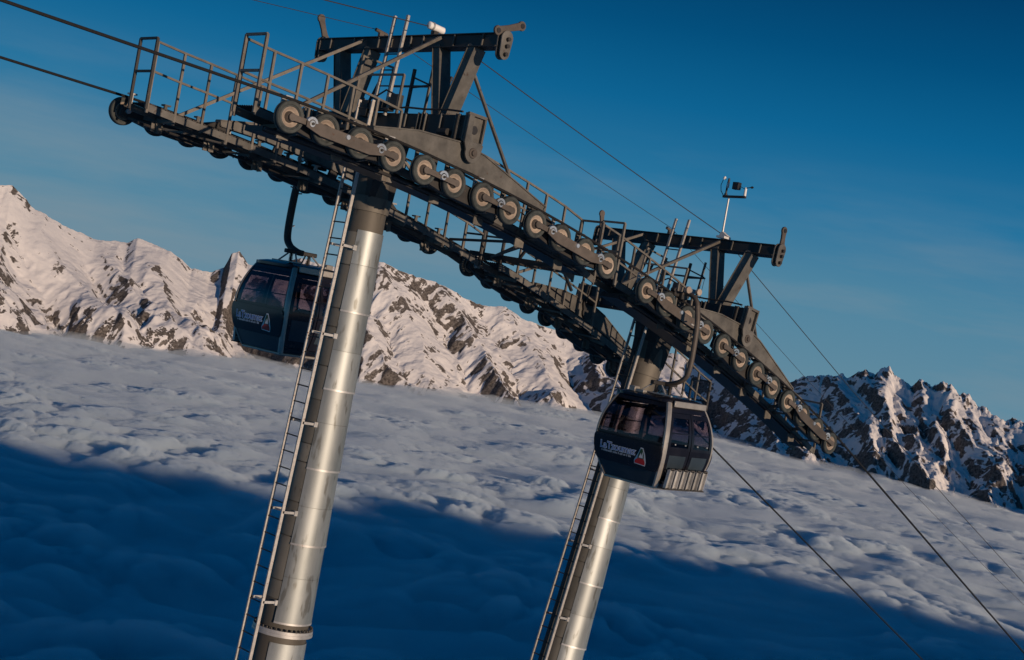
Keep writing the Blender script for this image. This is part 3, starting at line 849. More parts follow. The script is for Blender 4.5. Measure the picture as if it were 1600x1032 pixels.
# ------------------------------------------------------------------ towers
def tower(t, idx, label):
    O, tilt = t['o'], t['tilt']
    axis = Vector((math.sin(tilt), 0, math.cos(tilt)))
    # foot of the mast on the slope
    L = 8.0
    while (O - axis * L).z > slope_z((O - axis * L).x, 0) - 0.3:
        L += 0.05
    root = link('lift_tower', None)
    root.location = O - axis * L
    root.rotation_euler = (0, tilt, 0)
    tag(root, label, 'lift tower', 'towers of the lift')
    inv = (Matrix.Translation(O) @ Matrix.Rotation(tilt, 4, 'Y')).inverted()
    def W(x, y, z):
        p = inv @ Vector((x, y, z)); return (p.x, p.y, p.z)
    def part(mb, name, mat, parent=None, bevel=0.0):
        mb.v = [(x, y, z + L) for x, y, z in mb.v]
        return mb.build(name, mat, parent or root, bevel)
    rad = lambda z: 0.305 - 0.0168 * z
    part(MB().cyl((0, 0, -L), (0, 0, -0.45), rad(-L), rad(-0.45), 40), 'mast', 'tube')
    # shell plates wrap all but the ladder side
    g = R(31)
    lev = [-1.56, -3.05, -4.48, -5.93, -7.30, -8.72]
    z = -9.08
    lev2 = [z]
    while z > -L + 1.0:
        z -= 1.45; lev2.append(max(z, -L + 0.3))
    for levels in (lev, lev2):
        for q in range(len(levels) - 1):
            zt, zb = levels[q], levels[q + 1]
            zm = zt + (zb - zt) * (0.5 if q % 2 else 0.42)
            for a, b, e0, e1 in ((zt, zm, 0.018, 0.024), (zm, zb, 0.022, 0.036)):
                part(MB().sector(b + 0.005, a, rad(b) + e1, rad(a) + e0, 0.012, -math.pi + g, math.pi - g, 40), 'shell_plate', 'shell')
            part(MB().sector(zb - 0.012, zb + 0.022, rad(zb) + 0.042, rad(zb) + 0.040, 0.02, -math.pi + g, math.pi - g, 40), 'shell_band', 'galv')
    # plates in the gap behind the ladder
    z = -1.60; q = 0
    hts = (0.62, 0.80, 0.34, 0.72)
    while z > -L + 0.6:
        zb = z - hts[q % 4]
        if not (zb < -8.80 and z > -9.06):
            part(MB().sector(zb + 0.011, z - 0.011, rad(zb) + 0.018, rad(z) + 0.018, 0.015, math.pi - g + 0.03, math.pi + g - 0.03, 10), 'cover_plate', 'cover')
        z = zb; q += 1
    # bolted flange between the mast sections
    fz = -8.90
    fl = MB()
    fl.pipe([(0, 0, fz - 0.055), (0, 0, fz - 0.002), (0, 0, fz), (0, 0, fz + 0.055)], [rad(fz) + 0.10, rad(fz) + 0.10, rad(fz) + 0.092, rad(fz) + 0.092], 40)
    fo = part(fl, 'mast_flange', 'galv')
    for k in range(36):
        a = 2 * math.pi * k / 36; r = rad(fz) + 0.065
        b = MB().cyl((r * math.cos(a), r * math.sin(a), fz + 0.055), (r * math.cos(a), r * math.sin(a), fz + 0.095), 0.02, None, 6)
        part(b, 'bolt', 'dark', fo)
    # head
    hd = MB()
    for z0, z1, x0, y0, x1, y1 in ((-0.95, -0.45, 0.28, 0.28, 0.29, 0.32), (-0.45, 0.18, 0.29, 0.32, 0.30, 0.42)):
        vs = [(sx * x0, sy * y0, z0) for sx, sy in ((-1, -1), (1, -1), (1, 1), (-1, 1))] + [(sx * x1, sy * y1, z1) for sx, sy in ((-1, -1), (1, -1), (1, 1), (-1, 1))]
        hd.add(vs, [(3, 2, 1, 0), (4, 5, 6, 7), (0, 1, 5, 4), (1, 2, 6, 5), (2, 3, 7, 6), (3, 0, 4, 7)])
    part(hd, 'mast_head', 'dark', None, 0.01)
    part(MB().cyl((0, 0, -1.2), (0, 0, -0.93), rad(-1.2) + 0.03, rad(-1.0) + 0.05, 32), 'mast_collar', 'tube')
    # crossarm
    part(MB().box(-0.17, 0.17, -2.34, 2.34, 0.20, 0.62), 'crossarm', 'dark', None, 0.012)  # same paint as the end plates; its shade is put into this darker colour
    for y in (-2.2, -2.12, -1.72, -1.3, -1.2, -1.1, -0.75, 0.75, 1.1, 1.3, 1.72, 2.12, 2.2):
        part(MB().box(-0.215, -0.172, y - 0.012, y + 0.012, 0.19, 0.63), 'stiffener', 'steel')
    for y in (-1.9, -0.95, 0.95, 1.9):
        part(MB().cyl((-0.24, y - 0.12, 0.30), (-0.24, y + 0.12, 0.30), 0.06, None, 10), 'buffer', 'dark')
    for s in (-1, 1):
        y0, y1 = sorted((s * 2.35, s * 2.39))
        ep = part(MB().box(-0.21, 0.21, y0, y1, 0.17, 0.66), 'end_plate', 'steel', None, 0.006)
        fr = MB()
        yy = s * 2.405
        for x0, x1, z0, z1 in ((-0.21, 0.21, 0.62, 0.67), (-0.21, 0.21, 0.16, 0.20), (0.17, 0.21, 0.2, 0.62), (-0.21, -0.17, 0.2, 0.62)):
            fr.box(x0, x1, min(yy, yy + s * 0.05), max(yy, yy + s * 0.05), z0, z1)
        part(fr, 'end_frame', 'steel', ep)
        ov = MB().cyl((0.02, s * 2.392, 0.40), (0.02, s * 2.397, 0.40), 0.075, None, 16)
        part(ov, 'hand_hole', 'black', ep)
        # lug with pivot pin for the sheave train
        lug = [(-0.23, 0.62), (-0.23, 0.15)] + rounded(0, 0.0, 0.17, R(170), R(350), 12) + [(0.20, 0.17), (-0.05, 0.19), (-0.10, 0.26), (-0.12, 0.62)]
        y0, y1 = sorted((s * 2.46, s * 2.50))
        lg = part(MB().prism_y(lug, y0, y1), 'pivot_lug', 'steel', None, 0.005)
        pn = MB(); pn.lathe_y([(0.001, 0.03), (0.045, 0.03), (0.05, 0.0), (0.085, 0.0), (0.095, -0.02)], 20, (0, 0, 0))
        if s < 0: pn.v = [(x, -y, z) for x, y, z in pn.v]
        pn.v = [(x, y + s * 2.515, z) for x, y, z in pn.v]
        part(pn, 'pivot_pin', 'bronze', lg)
        # back lug
        y0, y1 = sorted((s * 2.16, s * 2.20))
        part(MB().prism_y(lug, y0, y1), 'pivot_lug', 'dark')
    # V shaped legs and the upper lifting beam
    gx = 0.08
    for s in (-1, 1):
        for yt in (1.0, 1.95):
            part(MB().bar((gx, s * (1.45 + (0.09 if yt > 1.4 else -0.09)), 0.60), (gx, s * yt, 1.90), 0.24, 0.17, (0, 1, 0)), 'gantry_leg', 'steel', None, 0.006)
            d = Vector((0, s * (yt - 1.45 - (0.09 if yt > 1.4 else -0.09)), 1.3)).normalized()
            nrm = Vector((0, d.z, -d.y))
            for q in (-1, 1):
                off = nrm * 0.092 * q
                e = MB().bar(Vector((gx, s * (1.45 + (0.09 if yt > 1.4 else -0.09)), 0.62)) + off, Vector((gx, s * yt, 1.86)) + off, 0.27, 0.014, (0, 1, 0))
                part(e, 'leg_flange', 'steel')
    bmz0, bmz1 = 1.87, 2.07
    part(MB().box(gx - 0.11, gx + 0.11, -2.58, 2.58, bmz0, bmz1), 'gantry_beam', 'dark', None, 0.008)
    for z0, z1 in ((bmz1 + 0.002, bmz1 + 0.02), (bmz0 - 0.02, bmz0 - 0.002)):
        part(MB().box(gx - 0.14, gx + 0.14, -2.56, 2.56, z0, z1), 'beam_flange', 'dark')
    for y in (-2.2, -1.45, -0.6, -0.25, 0.3, 0.7, 1.45, 2.2):
        part(MB().box(gx - 0.14, gx - 0.112, y - 0.012, y + 0.012, bmz0 - 0.02, bmz1 + 0.02), 'stiffener', 'steel')
    ang = {(0, -1): (24, 0.56), (0, 1): (118, 0.40), (1, -1): (100, 0.32), (1, 1): (112, 0.32)}
    for s in (-1, 1):
        for y in (2.56, 2.66):
            y0, y1 = sorted((s * y, s * (y + 0.03)))
            pl = rounded(gx, 2.02, 0.13, R(0), R(180), 8) + rounded(gx, 1.76, 0.11, R(180), R(360), 8)
            part(MB().prism_y(pl, y0, y1), 'hook_plate', 'steel', None, 0.004)
        for z in (1.74, 1.88, 2.0):
            part(MB().cyl((gx, s * 2.55, z), (gx, s * 2.75, z), 0.035, None, 10), 'hook_pin', 'dark')
        a, ln = ang[(idx, s)]
        p0 = (gx - (0.20 if (idx, s) == (0, -1) else -0.02), 2.12 - (0.02 if (idx, s) == (0, -1) else -0.0))
        p1 = (p0[0] + ln * math.cos(R(a)), p0[1] + ln * math.sin(R(a)))
        y0, y1 = sorted((s * 2.60, s * 2.65))
        lk = part(MB().prism_y(dogbone(p0, p1, 0.085, 0.085, 0.055), y0, y1), 'lifting_link', 'bronze', None, 0.006)
        for p in (p0, p1):
            part(MB().cyl((p[0], s * 2.655, p[1]), (p[0], s * 2.662, p[1]), 0.045, None, 12), 'link_eye', 'black', lk)
    # braces from the beam to the catwalks
    wts = arc(t['mid'], t['dl']) + np.array([t['tc'].x, t['tc'].z])
    for s in (-1, 1):
        a = W(wts[0][0] + 0.42, s * 1.44, wts[0][1] + 0.02)
        part(MB().bar((gx - 0.15, s * 1.1, 2.02), a, 0.055, 0.055), 'brace', 'rail')
        b = W(wts[8][0] + 0.35, s * 1.42, wts[8][1] + 0.75)
        part(MB().bar((gx + 0.13, s * 1.85, 1.45), b, 0.05, 0.05), 'brace', 'steel')
        c = W(wts[6][0] + 0.6, s * 1.42, wts[6][1] + 0.05)
        part(MB().bar((gx - 0.0, s * 0.85, 0.66), c, 0.05, 0.05), 'brace', 'dark')
        part(MB().bar((gx + 0.1, s * 1.05, 0.64), (gx + 0.35, s * 1.02, 1.45), 0.04, 0.04, (0, 1, 0)), 'brace', 'dark')
    # ladder up the mast
    ld = MB()
    x0 = lambda z: -(rad(z) + 0.26)
    zt, zb = 0.75, -L + 0.2
    for y in (-0.2, 0.2):
        ld.bar((x0(zb), y, zb), (x0(zt), y, zt), 0.03, 0.06, (1, 0, 0))
    lo = part(ld, 'ladder', 'ladder')
    z = zb + 0.15
    while z < zt:
        part(MB().cyl((x0(z), -0.2, z), (x0(z), 0.2, z), 0.013, None, 6), 'rung', 'dark', lo); z += 0.30
    z = -1.9
    while z > zb:
        so = MB()
        for y in (-0.2, 0.2):
            so.bar((x0(z), y, z), (-rad(z) * 0.85, y, z), 0.03, 0.045)
        so.box(-rad(z) * 0.9 - 0.06, -rad(z) * 0.9 + 0.02, -0.24, -0.20, z - 0.045, z + 0.045)
        so.bar((x0(z) + 0.1, -0.2, z), (x0(z) + 0.1, 0.2, z), 0.03, 0.03); part(so, 'standoff', 'galv', lo); z -= 1.62
    # fall arrest rail between the ladder stiles
    if idx == 1: part(MB().bar((x0(zb) + 0.05, 0.0, zb), (x0(zt) + 0.05, 0.0, zt), 0.10, 0.03, (1, 0, 0)), 'safety_rail', 'dark', lo)
    # second ladder from the crossarm to above the beam
    l2 = MB()
    for y in (-0.19, 0.19):
        l2.bar((-0.24, y, 0.55), (-0.17, y, 2.42), 0.05, 0.05, (1, 0, 0))
    lo = part(l2, 'gantry_ladder', 'ladder')
    for k in range(5):
        part(MB().cyl((-0.23 + 0.014 * k, -0.19, 0.8 + 0.3 * k), (-0.23 + 0.014 * k, 0.19, 0.8 + 0.3 * k), 0.013, None, 6), 'rung', 'dark', lo)
    # service platform frame and small switch gear on the crossarm
    pf = MB()
    for x, y in ((-0.42, 0.55), (-0.42, -0.75), (0.35, -0.55), (0.35, 0.6)):
        pf.bar((x, y, 0.55), (x, y, 1.62 if y > -0.6 else 1.25), 0.04, 0.04, (1, 0, 0))
    pf.bar((-0.42, 0.55, 1.25), (-0.42, -0.75, 1.25), 0.035, 0.035); pf.bar((0.35, -0.55, 1.25), (0.35, 0.6, 1.25), 0.035, 0.035)
    pf.bar((-0.42, 0.55, 1.6), (0.35, 0.6, 1.6), 0.035, 0.035)
    part(pf, 'platform_rail', 'rail')
    sg = MB()
    sg.box(-0.36, -0.22, -0.62, -0.40, 0.66, 0.92); sg.cyl((-0.3, -0.2, 0.70), (-0.3, 0.15, 0.70), 0.09, None, 14); 
    sg.box(-0.36, -0.22, -0.41, 0.16, 0.62, 0.665)
    part(sg, 'switch_box', 'dark', None, 0.01)
    part(MB().box(-0.37, -0.2, 0.2, 0.42, 0.5, 0.8), 'junction_box', 'dark', None, 0.01)
    cd = MB()
    cd.pipe([(-0.3, -0.5, 0.66), (-0.28, -0.8, 0.70), (-0.25, -1.3, 0.68), (-0.22, -1.9, 0.69), (-0.23, -2.3, 0.66)], 0.018, 8)
    cd.pipe([(-0.3, -0.45, 0.92), (-0.32, -0.2, 1.0), (-0.3, 0.05, 0.9), (-0.28, 0.3, 0.82)], 0.016, 8)
    part(cd, 'conduit', 'cable')
    ar = MB()
    ar.bar((0.1, -0.35, 1.35), (0.1, -0.82, 1.22), 0.03, 0.03); ar.bar((0.1, -0.35, 1.16), (0.1, -0.86, 1.20), 0.03, 0.03); ar.bar((0.1, -0.35, 0.62), (0.1, -0.35, 1.5), 0.05, 0.05, (1, 0, 0))
    ar.cyl((0.1, -0.85, 1.20), (0.1, -0.87, 0.72), 0.006, None, 6)
    part(ar, 'signal_arm', 'dark')
    # clamps carrying the thin cables
    for y, zz in ((0.84 if idx == 0 else 0.49, 2.12),):
        cl = MB(); cl.box(gx - 0.05, gx + 0.05, y - 0.03, y + 0.03, 2.09, 2.20); cl.cyl((gx - 0.14, y, 2.22), (gx + 0.14, y, 2.19), 0.035, None, 10)
        part(cl, 'cable_saddle', 'bronze')
    return root, W, L, part

T1, W1, L1, part1 = tower(TOWERS[0], 0, 'tall left lift tower with bright metal mast, ladder and large gantry on top')
T2, W2, L2, part2 = tower(TOWERS[1], 1, 'second lift tower further right, leaning more, partly behind the dark cabin')

# white cable clamp on the left tower's beam
def white_clamp(pos, lab):
    root = link('cable_clamp', None); root.location = pos
    tag(root, lab, 'clamp')
    MB().box(-0.05, 0.05, -0.05, 0.05, -0.15, -0.062).build('foot', 'dark', root)
    b = MB(); b.pipe([(-0.17, 0, 0.012), (-0.16, 0, 0.012), (0.18, 0, -0.012), (0.19, 0, -0.012)], [0.05, 0.066, 0.066, 0.05], 12)
    b.build('sleeve', 'white', root)
    MB().pipe([(-0.10, 0, 0.012), (-0.06, 0, 0.01)], 0.074, 12).build('strap', 'galv', root)
white_clamp((0.16, -0.79, 2.93), 'small white cable clamp on top of the left tower beam')

# weather mast on the second tower
def weather_mast():
    root = link('weather_mast', None); root.location = (8.95, -1.0, 0.62)
    tag(root, 'small wind gauge and sensors on a thin mast atop the second tower', 'weather station')
    f = MB(); f.box(-0.12, 0.12, -0.16, 0.06, 0.0, 0.05); f.prism_x([(-0.2, 0.05), (0.05, 0.05), (0.02, 0.13), (-0.03, 0.15)], -0.05, 0.05)
    f.build('foot', 'white', root)
    MB().cyl((0, 0, 0.05), (0, 0, 0.93), 0.024, 0.020, 10).build('pole', 'galv', root)
    c = MB(); c.bar((0, 0.16, 0.93), (0, -0.45, 0.95), 0.06, 0.05); c.build('crossbar', 'dark', root)
    g = MB(); g.pipe([(0, 0.16, 0.95), (0, 0.25, 1.05), (0, 0.28, 1.18), (0, 0.24, 1.30)], 0.008, 6); g.build('cup_arm', 'dark', root)
    cup = MB(); cup.pipe([(0, 0.22, 1.31), (0, 0.215, 1.33), (0, 0.205, 1.36), (0, 0.2, 1.38)], [0.028, 0.035, 0.03, 0.008], 10); cup.build('cup', 'white', root)
    s = MB(); s.cyl((0, 0.10, 0.95), (0, 0.10, 1.0), 0.04, 0.035, 10); s.cyl((0, 0.10, 1.0), (0, 0.10, 1.13), 0.022, None, 10); s.build('sensor_base', 'black', root)
    s = MB(); s.cyl((0, 0.09, 1.13), (0, 0.085, 1.24), 0.036, 0.03, 10); s.build('sensor_head', 'white', root)
    s = MB(); s.cyl((0, 0.085, 1.24), (0, 0.08, 1.34), 0.03, 0.02, 10); s.build('sensor_cap', 'black', root)
    b = MB(); b.box(-0.06, 0.06, -0.24, -0.08, 1.10, 1.26); b.bar((0, -0.24, 1.18), (0, -0.42, 1.12), 0.012, 0.012); b.build('vane_tail', 'black', root, 0.015)
    s = MB(); s.cyl((0, -0.42, 0.97), (0, -0.42, 1.16), 0.032, 0.028, 10); s.build('vane_post', 'white', root)
    s = MB(); s.bar((0, -0.42, 1.15), (0, -0.58, 1.17), 0.014, 0.014); s.pipe([(0, -0.54, 1.17), (0, -0.58, 1.17), (0, -0.62, 1.17)], [0.012, 0.03, 0.012], 8); s.build('vane_nose', 'black', root)
weather_mast()

# ------------------------------------------------------------------ gondola cabins
def text_mesh(body, size, offset=0.0):
    cu = bpy.data.curves.new('lettering', 'FONT')
    cu.body = body; cu.size = size; cu.align_x = 'CENTER'; cu.align_y = 'CENTER'
    cu.offset = offset; cu.shear = 0.12; cu.space_character = 0.98
    o = bpy.data.objects.new('lettering', cu); COL.objects.link(o)
    dg = bpy.context.evaluated_depsgraph_get()
    me = bpy.data.meshes.new_from_object(o.evaluated_get(dg))
    bpy.data.objects.remove(o)
    return [v.co.copy() for v in me.vertices], [list(p.vertices) for p in me.polygons]

def cabin(x, side, drop, rotz, label):
    """side: lane; the hanger swings outboard; the ski rack is on the outboard face"""
    zr = rope_z(x)
    root = link('gondola_cabin', None)
    root.location = (x, side * GAUGE, zr - drop)
    root.rotation_euler.z = rotz
    root.scale = (0.975, 0.975, 0.905)
    tag(root, label, 'gondola', 'gondola cabins')
    HT = 1.84
    bl = lambda z: max(0.0, 1 - ((z - 0.90) / 0.95) ** 2)
    hx = lambda z: 0.545 + 0.215 * bl(z)
    hy = lambda z: 0.675 + 0.260 * bl(z)
    CO = 0.055
    def side_pt(face, u, z, off=0.0):
        """face 0: -x, 1: -y, 2: +x, 3: +y; u runs left to right seen from outside"""
        if face in (0, 2):
            w = hy(z) - CO; d = hx(z) + 0.02 * (1 - u * u) + off
            p = (-d, -u * w, z)
        else:
            w = hx(z) - CO; d = hy(z) + 0.02 * (1 - u * u) + off
            p = (u * w, -d, z)
        return p if face < 2 else (-p[0], -p[1], p[2])
    def patch(face, u0, u1, z0, z1, off, thick, nu=10, nz=8, corner=0.0):
        mb = MB()
        vs = []
        def prm(i, j):
            a, b = i / nu, j / nz
            u, z = u0 + (u1 - u0) * a, z0 + (z1 - z0) * b
            if corner:      # round the corners by pulling the ends in
                e = corner * (1 - math.sqrt(max(0.0, 1 - (abs(2 * b - 1) ** 4))))
                u = (u0 + u1) / 2 + (u - (u0 + u1) / 2) * (1 - e)
            return u, z
        for q in (0, 1):
            for j in range(nz + 1):
                for i in range(nu + 1):
                    u, z = prm(i, j)
                    vs.append(side_pt(face, u, z, off - q * thick))
        n1 = (nu + 1) * (nz + 1)
        fs = []
        for j in range(nz):
            for i in range(nu):
                a = j * (nu + 1) + i
                fs.append((a, a + 1, a + nu + 2, a + nu + 1)); fs.append((n1 + a, n1 + a + nu + 1, n1 + a + nu + 2, n1 + a + 1))
        mb.add(vs, fs, True)
        ring = [i for i in range(nu + 1)] + [j * (nu + 1) + nu for j in range(1, nz + 1)] + [nz * (nu + 1) + i for i in range(nu - 1, -1, -1)] + [j * (nu + 1) for j in range(nz - 1, 0, -1)]
        o = 0
        for a, b in zip(ring, ring[1:] + ring[:1]):
            mb.f.append([a, n1 + a, n1 + b, b]); mb.sm.append(False); mb.mi.append(0)
        return mb
    # long faces with the lettering
    for face in (0, 2):
        patch(face, -1, 1, 0.02, 0.36, 0.0, 0.03).build('skirt_panel', 'skirt', root)
        patch(face, -1, 1, 0.365, 0.93, -0.01, 0.03).build('lower_panel', 'cabin', root)
        lp = patch(face, -1.04, 1.04, 0.33, 0.90, 0.045, 0.05, 14, 12, 0.06).build('sign_panel', 'cabin', root)
        patch(face, -0.96, 0.96, 0.965, 1.72, 0.0, 0.008, 12, 10).build('window_pane', 'glass', root)
        patch(face, -1, 1, 0.93, 0.965, 0.012, 0.03).build('window_sill', 'cabin', root)
        patch(face, -1, 1, 1.72, HT, 0.006, 0.03).build('header_panel', 'cabin', root)
        for u in (-0.98, 0.98):
            patch(face, u - 0.03, u + 0.03, 0.965, 1.72, 0.006, 0.03, 2, 8).build('window_frame', 'cabin', root)
        logo(lp, face, side_pt)
    # door faces
    for face in (1, 3):
        patch(face, -1, 1, 0.02, 0.13, 0.0, 0.03).build('sill_panel', 'cabin', root)
        patch(face, -1, 1, 1.64, HT, 0.004, 0.03).build('header_panel', 'cabin', root)
        for u0, u1 in ((-0.97, -0.015), (0.015, 0.97)):
            um = (u0 + u1) / 2
            dr = patch(face, u0, u1, 0.14, 0.86, 0.004, 0.03).build('door_leaf', 'cabin', root)
            patch(face, u0 + 0.12, u1 - 0.12, 0.30, 0.74, 0.009, 0.01).build('door_inset', 'skirt', dr)
            patch(face, u0, u1, 0.86, 1.63, 0.0, 0.008).build('window_pane', 'glass', dr)
            for a, b in ((u0, u0 + 0.10), (u1 - 0.10, u1)):
                patch(face, a, b, 0.86, 1.63, 0.012, 0.03, 2, 8).build('door_frame', 'cabin', dr)
            for a, b in ((0.86, 0.92), (1.53, 1.63), (1.20, 1.225)):
                patch(face, u0 + 0.10, u1 - 0.10, a, b, 0.010, 0.02, 4, 2).build('window_bar', 'cabin', dr)
            for u in (um - 0.22, um + 0.22):
                p = side_pt(face, u, 0.98, 0.012)
                q = side_pt(face, u, 0.98, 0.035)
                MB().cyl(p, q, 0.016, None, 8).build('door_stud', 'galv', dr)
    # corner posts
    for sx in (-1, 1):
        for sy in (-1, 1):
            mb = MB(); vs = []; n = 16
            for j in range(n + 1):
                z = 0.0 + HT * j / n
                a, b = hx(z), hy(z)
                for dx, dy in ((0.012, -CO - 0.012), (0.012, -0.025), (-0.025, 0.012), (-CO - 0.012, 0.012), (-CO - 0.012, -0.03), (-0.03, -CO - 0.012)):
                    vs.append((sx * (a + dx), sy * (b + dy), z))
            fs = [(j * 6 + k, j * 6 + (k + 1) % 6, (j + 1) * 6 + (k + 1) % 6, (j + 1) * 6 + k) for j in range(n) for k in range(6)]
            fs += [tuple(range(5, -1, -1)), tuple(n * 6 + k for k in range(6))]
            mb.add(vs, fs).build('corner_post', 'post', root)
    # floor, benches
    MB().box(-0.56, 0.56, -0.69, 0.69, -0.045, 0.018).build('floor', 'post', root, 0.02)
    for s in (-1, 1):
        b = MB(); b.box(min(s * 0.30, s * 0.62), max(s * 0.30, s * 0.62), -0.62, 0.62, 0.40, 0.47)
        bo = b.build('bench', 'seat', root, 0.02)
        b = MB(); b.bar((s * 0.66, 0, 0.47), (s * 0.70, 0, 0.92), 1.2, 0.05, (1, 0, 0)); b.build('bench_back', 'seat', bo)
    # roof
    mb = MB(); vs = []; nn = 40; lv = ((HT - 0.02, 0.05), (HT + 0.035, 0.055), (HT + 0.05, 0.03), (HT + 0.09, -0.10), (HT + 0.115, -0.30))
    for z, e in lv:
        a, b = 0.56 + e, 0.69 + e
        for k in range(nn):
            c, s_ = math.cos(2 * math.pi * k / nn), math.sin(2 * math.pi * k / nn)
            vs.append((a * math.copysign(abs(c) ** 0.32, c), b * math.copysign(abs(s_) ** 0.32, s_), z))
    fs = [(j * nn + k, j * nn + (k + 1) % nn, (j + 1) * nn + (k + 1) % nn, (j + 1) * nn + k) for j in range(len(lv) - 1) for k in range(nn)]
    mb.add(vs, fs, True); mb.add([vs[(len(lv) - 1) * nn + k] for k in range(nn)], [tuple(range(nn))]); mb.add([vs[k] for k in range(nn)], [tuple(range(nn))[::-1]])
    rf = mb.build('roof', 'cabin', root)
    for sy in (-1, 1):
        MB().box(-0.50, 0.50, min(sy * 0.748, sy * 0.79), max(sy * 0.748, sy * 0.79), HT - 0.085, HT + 0.045).build('roof_fascia', 'post', rf, 0.012)
    # roof frame with springs and the cross bar of the suspension
    fr = MB()
    for sx in (-0.30, 0.30):
        fr.bar((sx, -0.5, HT + 0.10), (sx, 0.5, HT + 0.10), 0.05, 0.05)
        for sy in (-0.36, 0.36):
            fr.cyl((sx, sy, HT + 0.08), (sx * 0.7, sy * 0.35, HT + 0.30), 0.018, None, 8)
    fr.build('roof_frame', 'galv', rf)
    for sx in (-0.22, 0.22):
        sp = MB(); sp.pipe([(sx + 0.035 * math.cos(k * 0.9), 0.035 * math.sin(k * 0.9), HT + 0.12 + 0.0042 * k) for k in range(44)], 0.009, 6)
        sp.cyl((sx, 0, HT + 0.1), (sx, 0, HT + 0.34), 0.016, None, 8)
        sp.build('damper', 'dark', rf)
    box = MB(); box.box(-0.52, -0.36, 0.30, 0.46, HT + 0.07, HT + 0.19); box.box(-0.50, -0.38, 0.08, 0.31, HT + 0.07, HT + 0.14); box.build('roof_box', 'post', rf, 0.01)
    # hanger: outboard arm from the grip over the rope down to the roof
    o = -1.0            # outboard is -y in the cabin frame; the far cabin is turned round
    Hr = drop / 0.905
    zc = HT + 0.34
    ctl = [(0, 0.0, Hr + 0.08), (0, o * 0.20, Hr + 0.12), (0, o * 0.42, Hr + 0.03), (0, o * 0.52, Hr - 0.22), (0, o * 0.58, Hr - 0.65), (0, o * 0.58, zc + 0.40), (0, o * 0.44, zc + 0.14), (0, o * 0.14, zc + 0.02), (0, 0.06, zc)]
    path = []
    P = [Vector(c) for c in ctl]
    for k in range(len(P) - 1):
        p0, p1, p2, p3 = P[max(k - 1, 0)], P[k], P[k + 1], P[min(k + 2, len(P) - 1)]
        for q in range(6):
            u = q / 6
            path.append(0.5 * ((2 * p1) + (p2 - p0) * u + (2 * p0 - 5 * p1 + 4 * p2 - p3) * u * u + (3 * p1 - p0 - 3 * p2 + p3) * u ** 3))
    path.append(P[-1])
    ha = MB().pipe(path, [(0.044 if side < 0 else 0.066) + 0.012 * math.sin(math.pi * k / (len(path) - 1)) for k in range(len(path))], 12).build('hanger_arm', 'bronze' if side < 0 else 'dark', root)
    MB().bar((-0.38, 0, zc), (0.38, 0, zc), 0.11, 0.09).build('suspension_bar', 'dark', ha, 0.015)
    st = MB()
    for z_, dx in ((Hr - 0.45, 0.16), (Hr - 0.55, -0.14), (zc + 0.55, -0.10)):
        st.bar((0, o * 0.53, z_), (dx, o * 0.53, z_ + 0.03), 0.02, 0.03)
    st.build('arm_step', 'galv', ha)
    gp = MB(); gp.box(-0.24, 0.24, -0.055, 0.055, Hr + 0.0275, Hr + 0.15); gp.box(-0.10, 0.10, -0.14, -0.05, Hr - 0.02, Hr + 0.14)
    for sx in (-0.22, 0.22):
        gp.cyl((sx, -0.06, Hr + 0.16), (sx, 0.06, Hr + 0.16), 0.05, None, 12)
    gr = gp.build('grip', 'dark', root, 0.012)
    MB().cyl((-0.05, o * 0.16, Hr + 0.2), (0.24, o * 0.16, Hr + 0.2), 0.05, None, 12).build('grip_spring', 'galv', gr)
    for sx in (-1, 1):
        MB().cyl((sx * 0.17, o * 0.3, Hr + 0.20), (sx * 0.17, o * 0.35, Hr + 0.20), 0.075, None, 18).build('guide_roller', 'rim', gr)
    # ski rack on the outboard face
    rk = MB()
    for z in (0.16, 0.40):
        rk.bar((-0.60, -0.90, z), (0.60, -0.90, z), 0.03, 0.03)
    rk.box(-0.62, 0.62, -1.0, -0.80, 0.015, 0.04)
    for sx in (-0.5, 0.5):
        rk.bar((sx, -0.75, 0.16), (sx, -0.90, 0.16), 0.03, 0.03); rk.bar((sx, -0.82, 0.40), (sx, -0.90, 0.40), 0.03, 0.03)
    ro = rk.build('ski_rack', 'dark', root)
    for k in range(6):
        xk = -0.52 + 0.208 * k
        ch = [(-0.075, 0.0), (-0.075, 0.07), (-0.062, 0.07), (-0.055, 0.012), (0.055, 0.012), (0.062, 0.07), (0.075, 0.07), (0.075, 0.0)]
        c = MB()
        vs = [(xk + a, -0.92 - b - 0.05 * q, 0.045 + 0.40 * q) for q in (0, 1) for a, b in ch]
        nch = len(ch)
        c.add(vs, [(j, (j + 1) % nch, nch + (j + 1) % nch, nch + j) for j in range(nch)] + [tuple(range(nch))[::-1], tuple(range(nch, 2 * nch))])
        c.build('ski_slot', 'galv', ro)
        MB().cyl((xk, -0.99, 0.455), (xk + 0.06, -1.03, 0.455), 0.03, None, 10).build('slot_rim', 'black', ro)
    return root

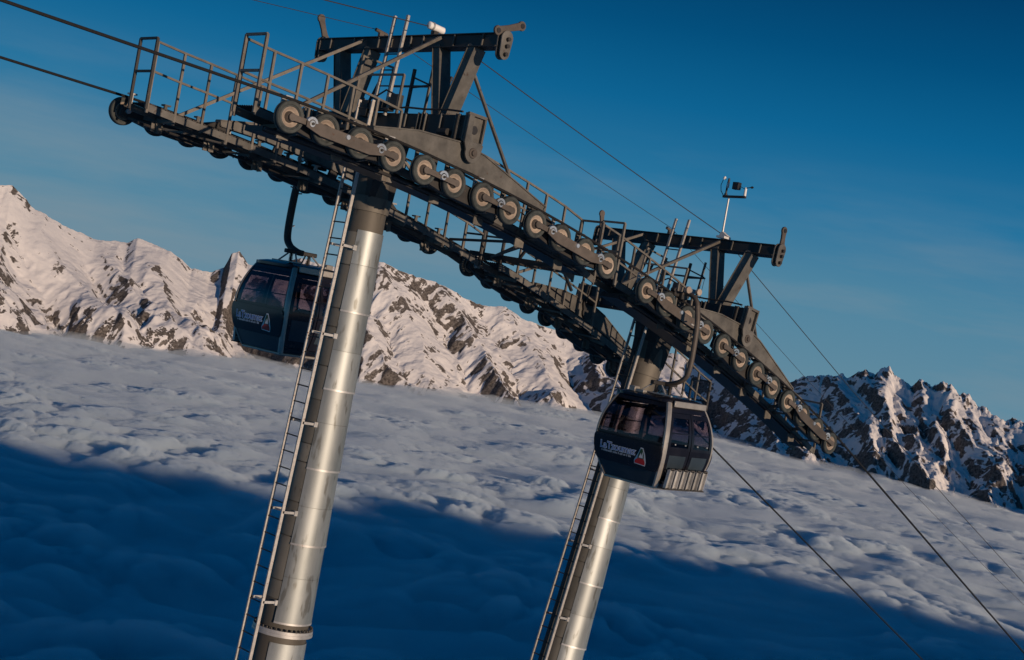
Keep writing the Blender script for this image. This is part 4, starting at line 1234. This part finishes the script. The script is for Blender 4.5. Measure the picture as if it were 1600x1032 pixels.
def logo(panel, face, side_pt):
    W_ = 0.85     # half width of the face used for u
    def place(name, vs2, fs, mat, off):
        vs = []
        for x, z in vs2:
            vs.append(side_pt(face, x / W_, z, off))
        MB().add(vs, fs).build(name, mat, panel)
    tx, tz = -0.23, 0.655
    for mat, o_, d in (('logo_white', 0.010, 0.049), ('logo_blue', -0.002, 0.053)):
        vs, fs = text_mesh('LaTzoumaz', 0.20, o_)
        place('lettering', [(v.x * 1.06 + tx, v.y * 1.08 + tz) for v in vs], fs, mat, d)
    # small white second line, too fine to read: a row of short strokes
    rnd = random.Random(4)
    vs, fs = [], []; x = -0.66
    while x < 0.14:
        wd = rnd.uniform(0.016, 0.030); h = rnd.choice((0.035, 0.05))
        k = len(vs); vs += [(x, 0.52), (x + wd, 0.52), (x + wd, 0.52 + h), (x, 0.52 + h)]; fs.append((k, k + 1, k + 2, k + 3))
        x += wd + rnd.choice((0.008, 0.008, 0.008, 0.03))
    place('second_line', vs, fs, 'logo_white', 0.050)
    ex, ez = 0.40, 0.42
    out = [(-0.19, 0.0), (0.19, -0.02), (0.20, 0.06), (0.14, 0.22), (0.05, 0.36), (-0.03, 0.36), (-0.10, 0.22), (-0.20, 0.07)]
    place('emblem_edge', [(ex + a * 0.78, ez + b) for a, b in out], [tuple(range(8))], 'logo_white', 0.049)
    inn = [(-0.09, 0.12), (0.12, 0.11), (0.11, 0.21), (0.035, 0.335), (-0.02, 0.335), (-0.075, 0.21)]
    place('emblem_field', [(ex + a * 0.78, ez + b) for a, b in inn], [tuple(range(6))], 'logo_green', 0.053)
    pk = [(-0.05, 0.14), (0.0, 0.25), (0.03, 0.19), (0.06, 0.28), (0.09, 0.14)]
    place('emblem_peak', [(ex + a * 0.78, ez + b) for a, b in pk], [tuple(range(5))], 'logo_white', 0.056)
    red = [(-0.17, 0.015), (0.17, -0.002), (0.175, 0.055), (0.12, 0.125), (-0.08, 0.125), (-0.17, 0.065)]
    place('emblem_base', [(ex + a * 0.78, ez + b) for a, b in red], [tuple(range(6))], 'logo_red', 0.054)

cabin(6.0, -1, 3.69, 0.0, 'dark gondola cabin in front of the right tower, with ski racks on its side')
cabin(0.52, 1, 3.63, math.pi, 'dark gondola cabin hanging behind the ladder of the left tower')
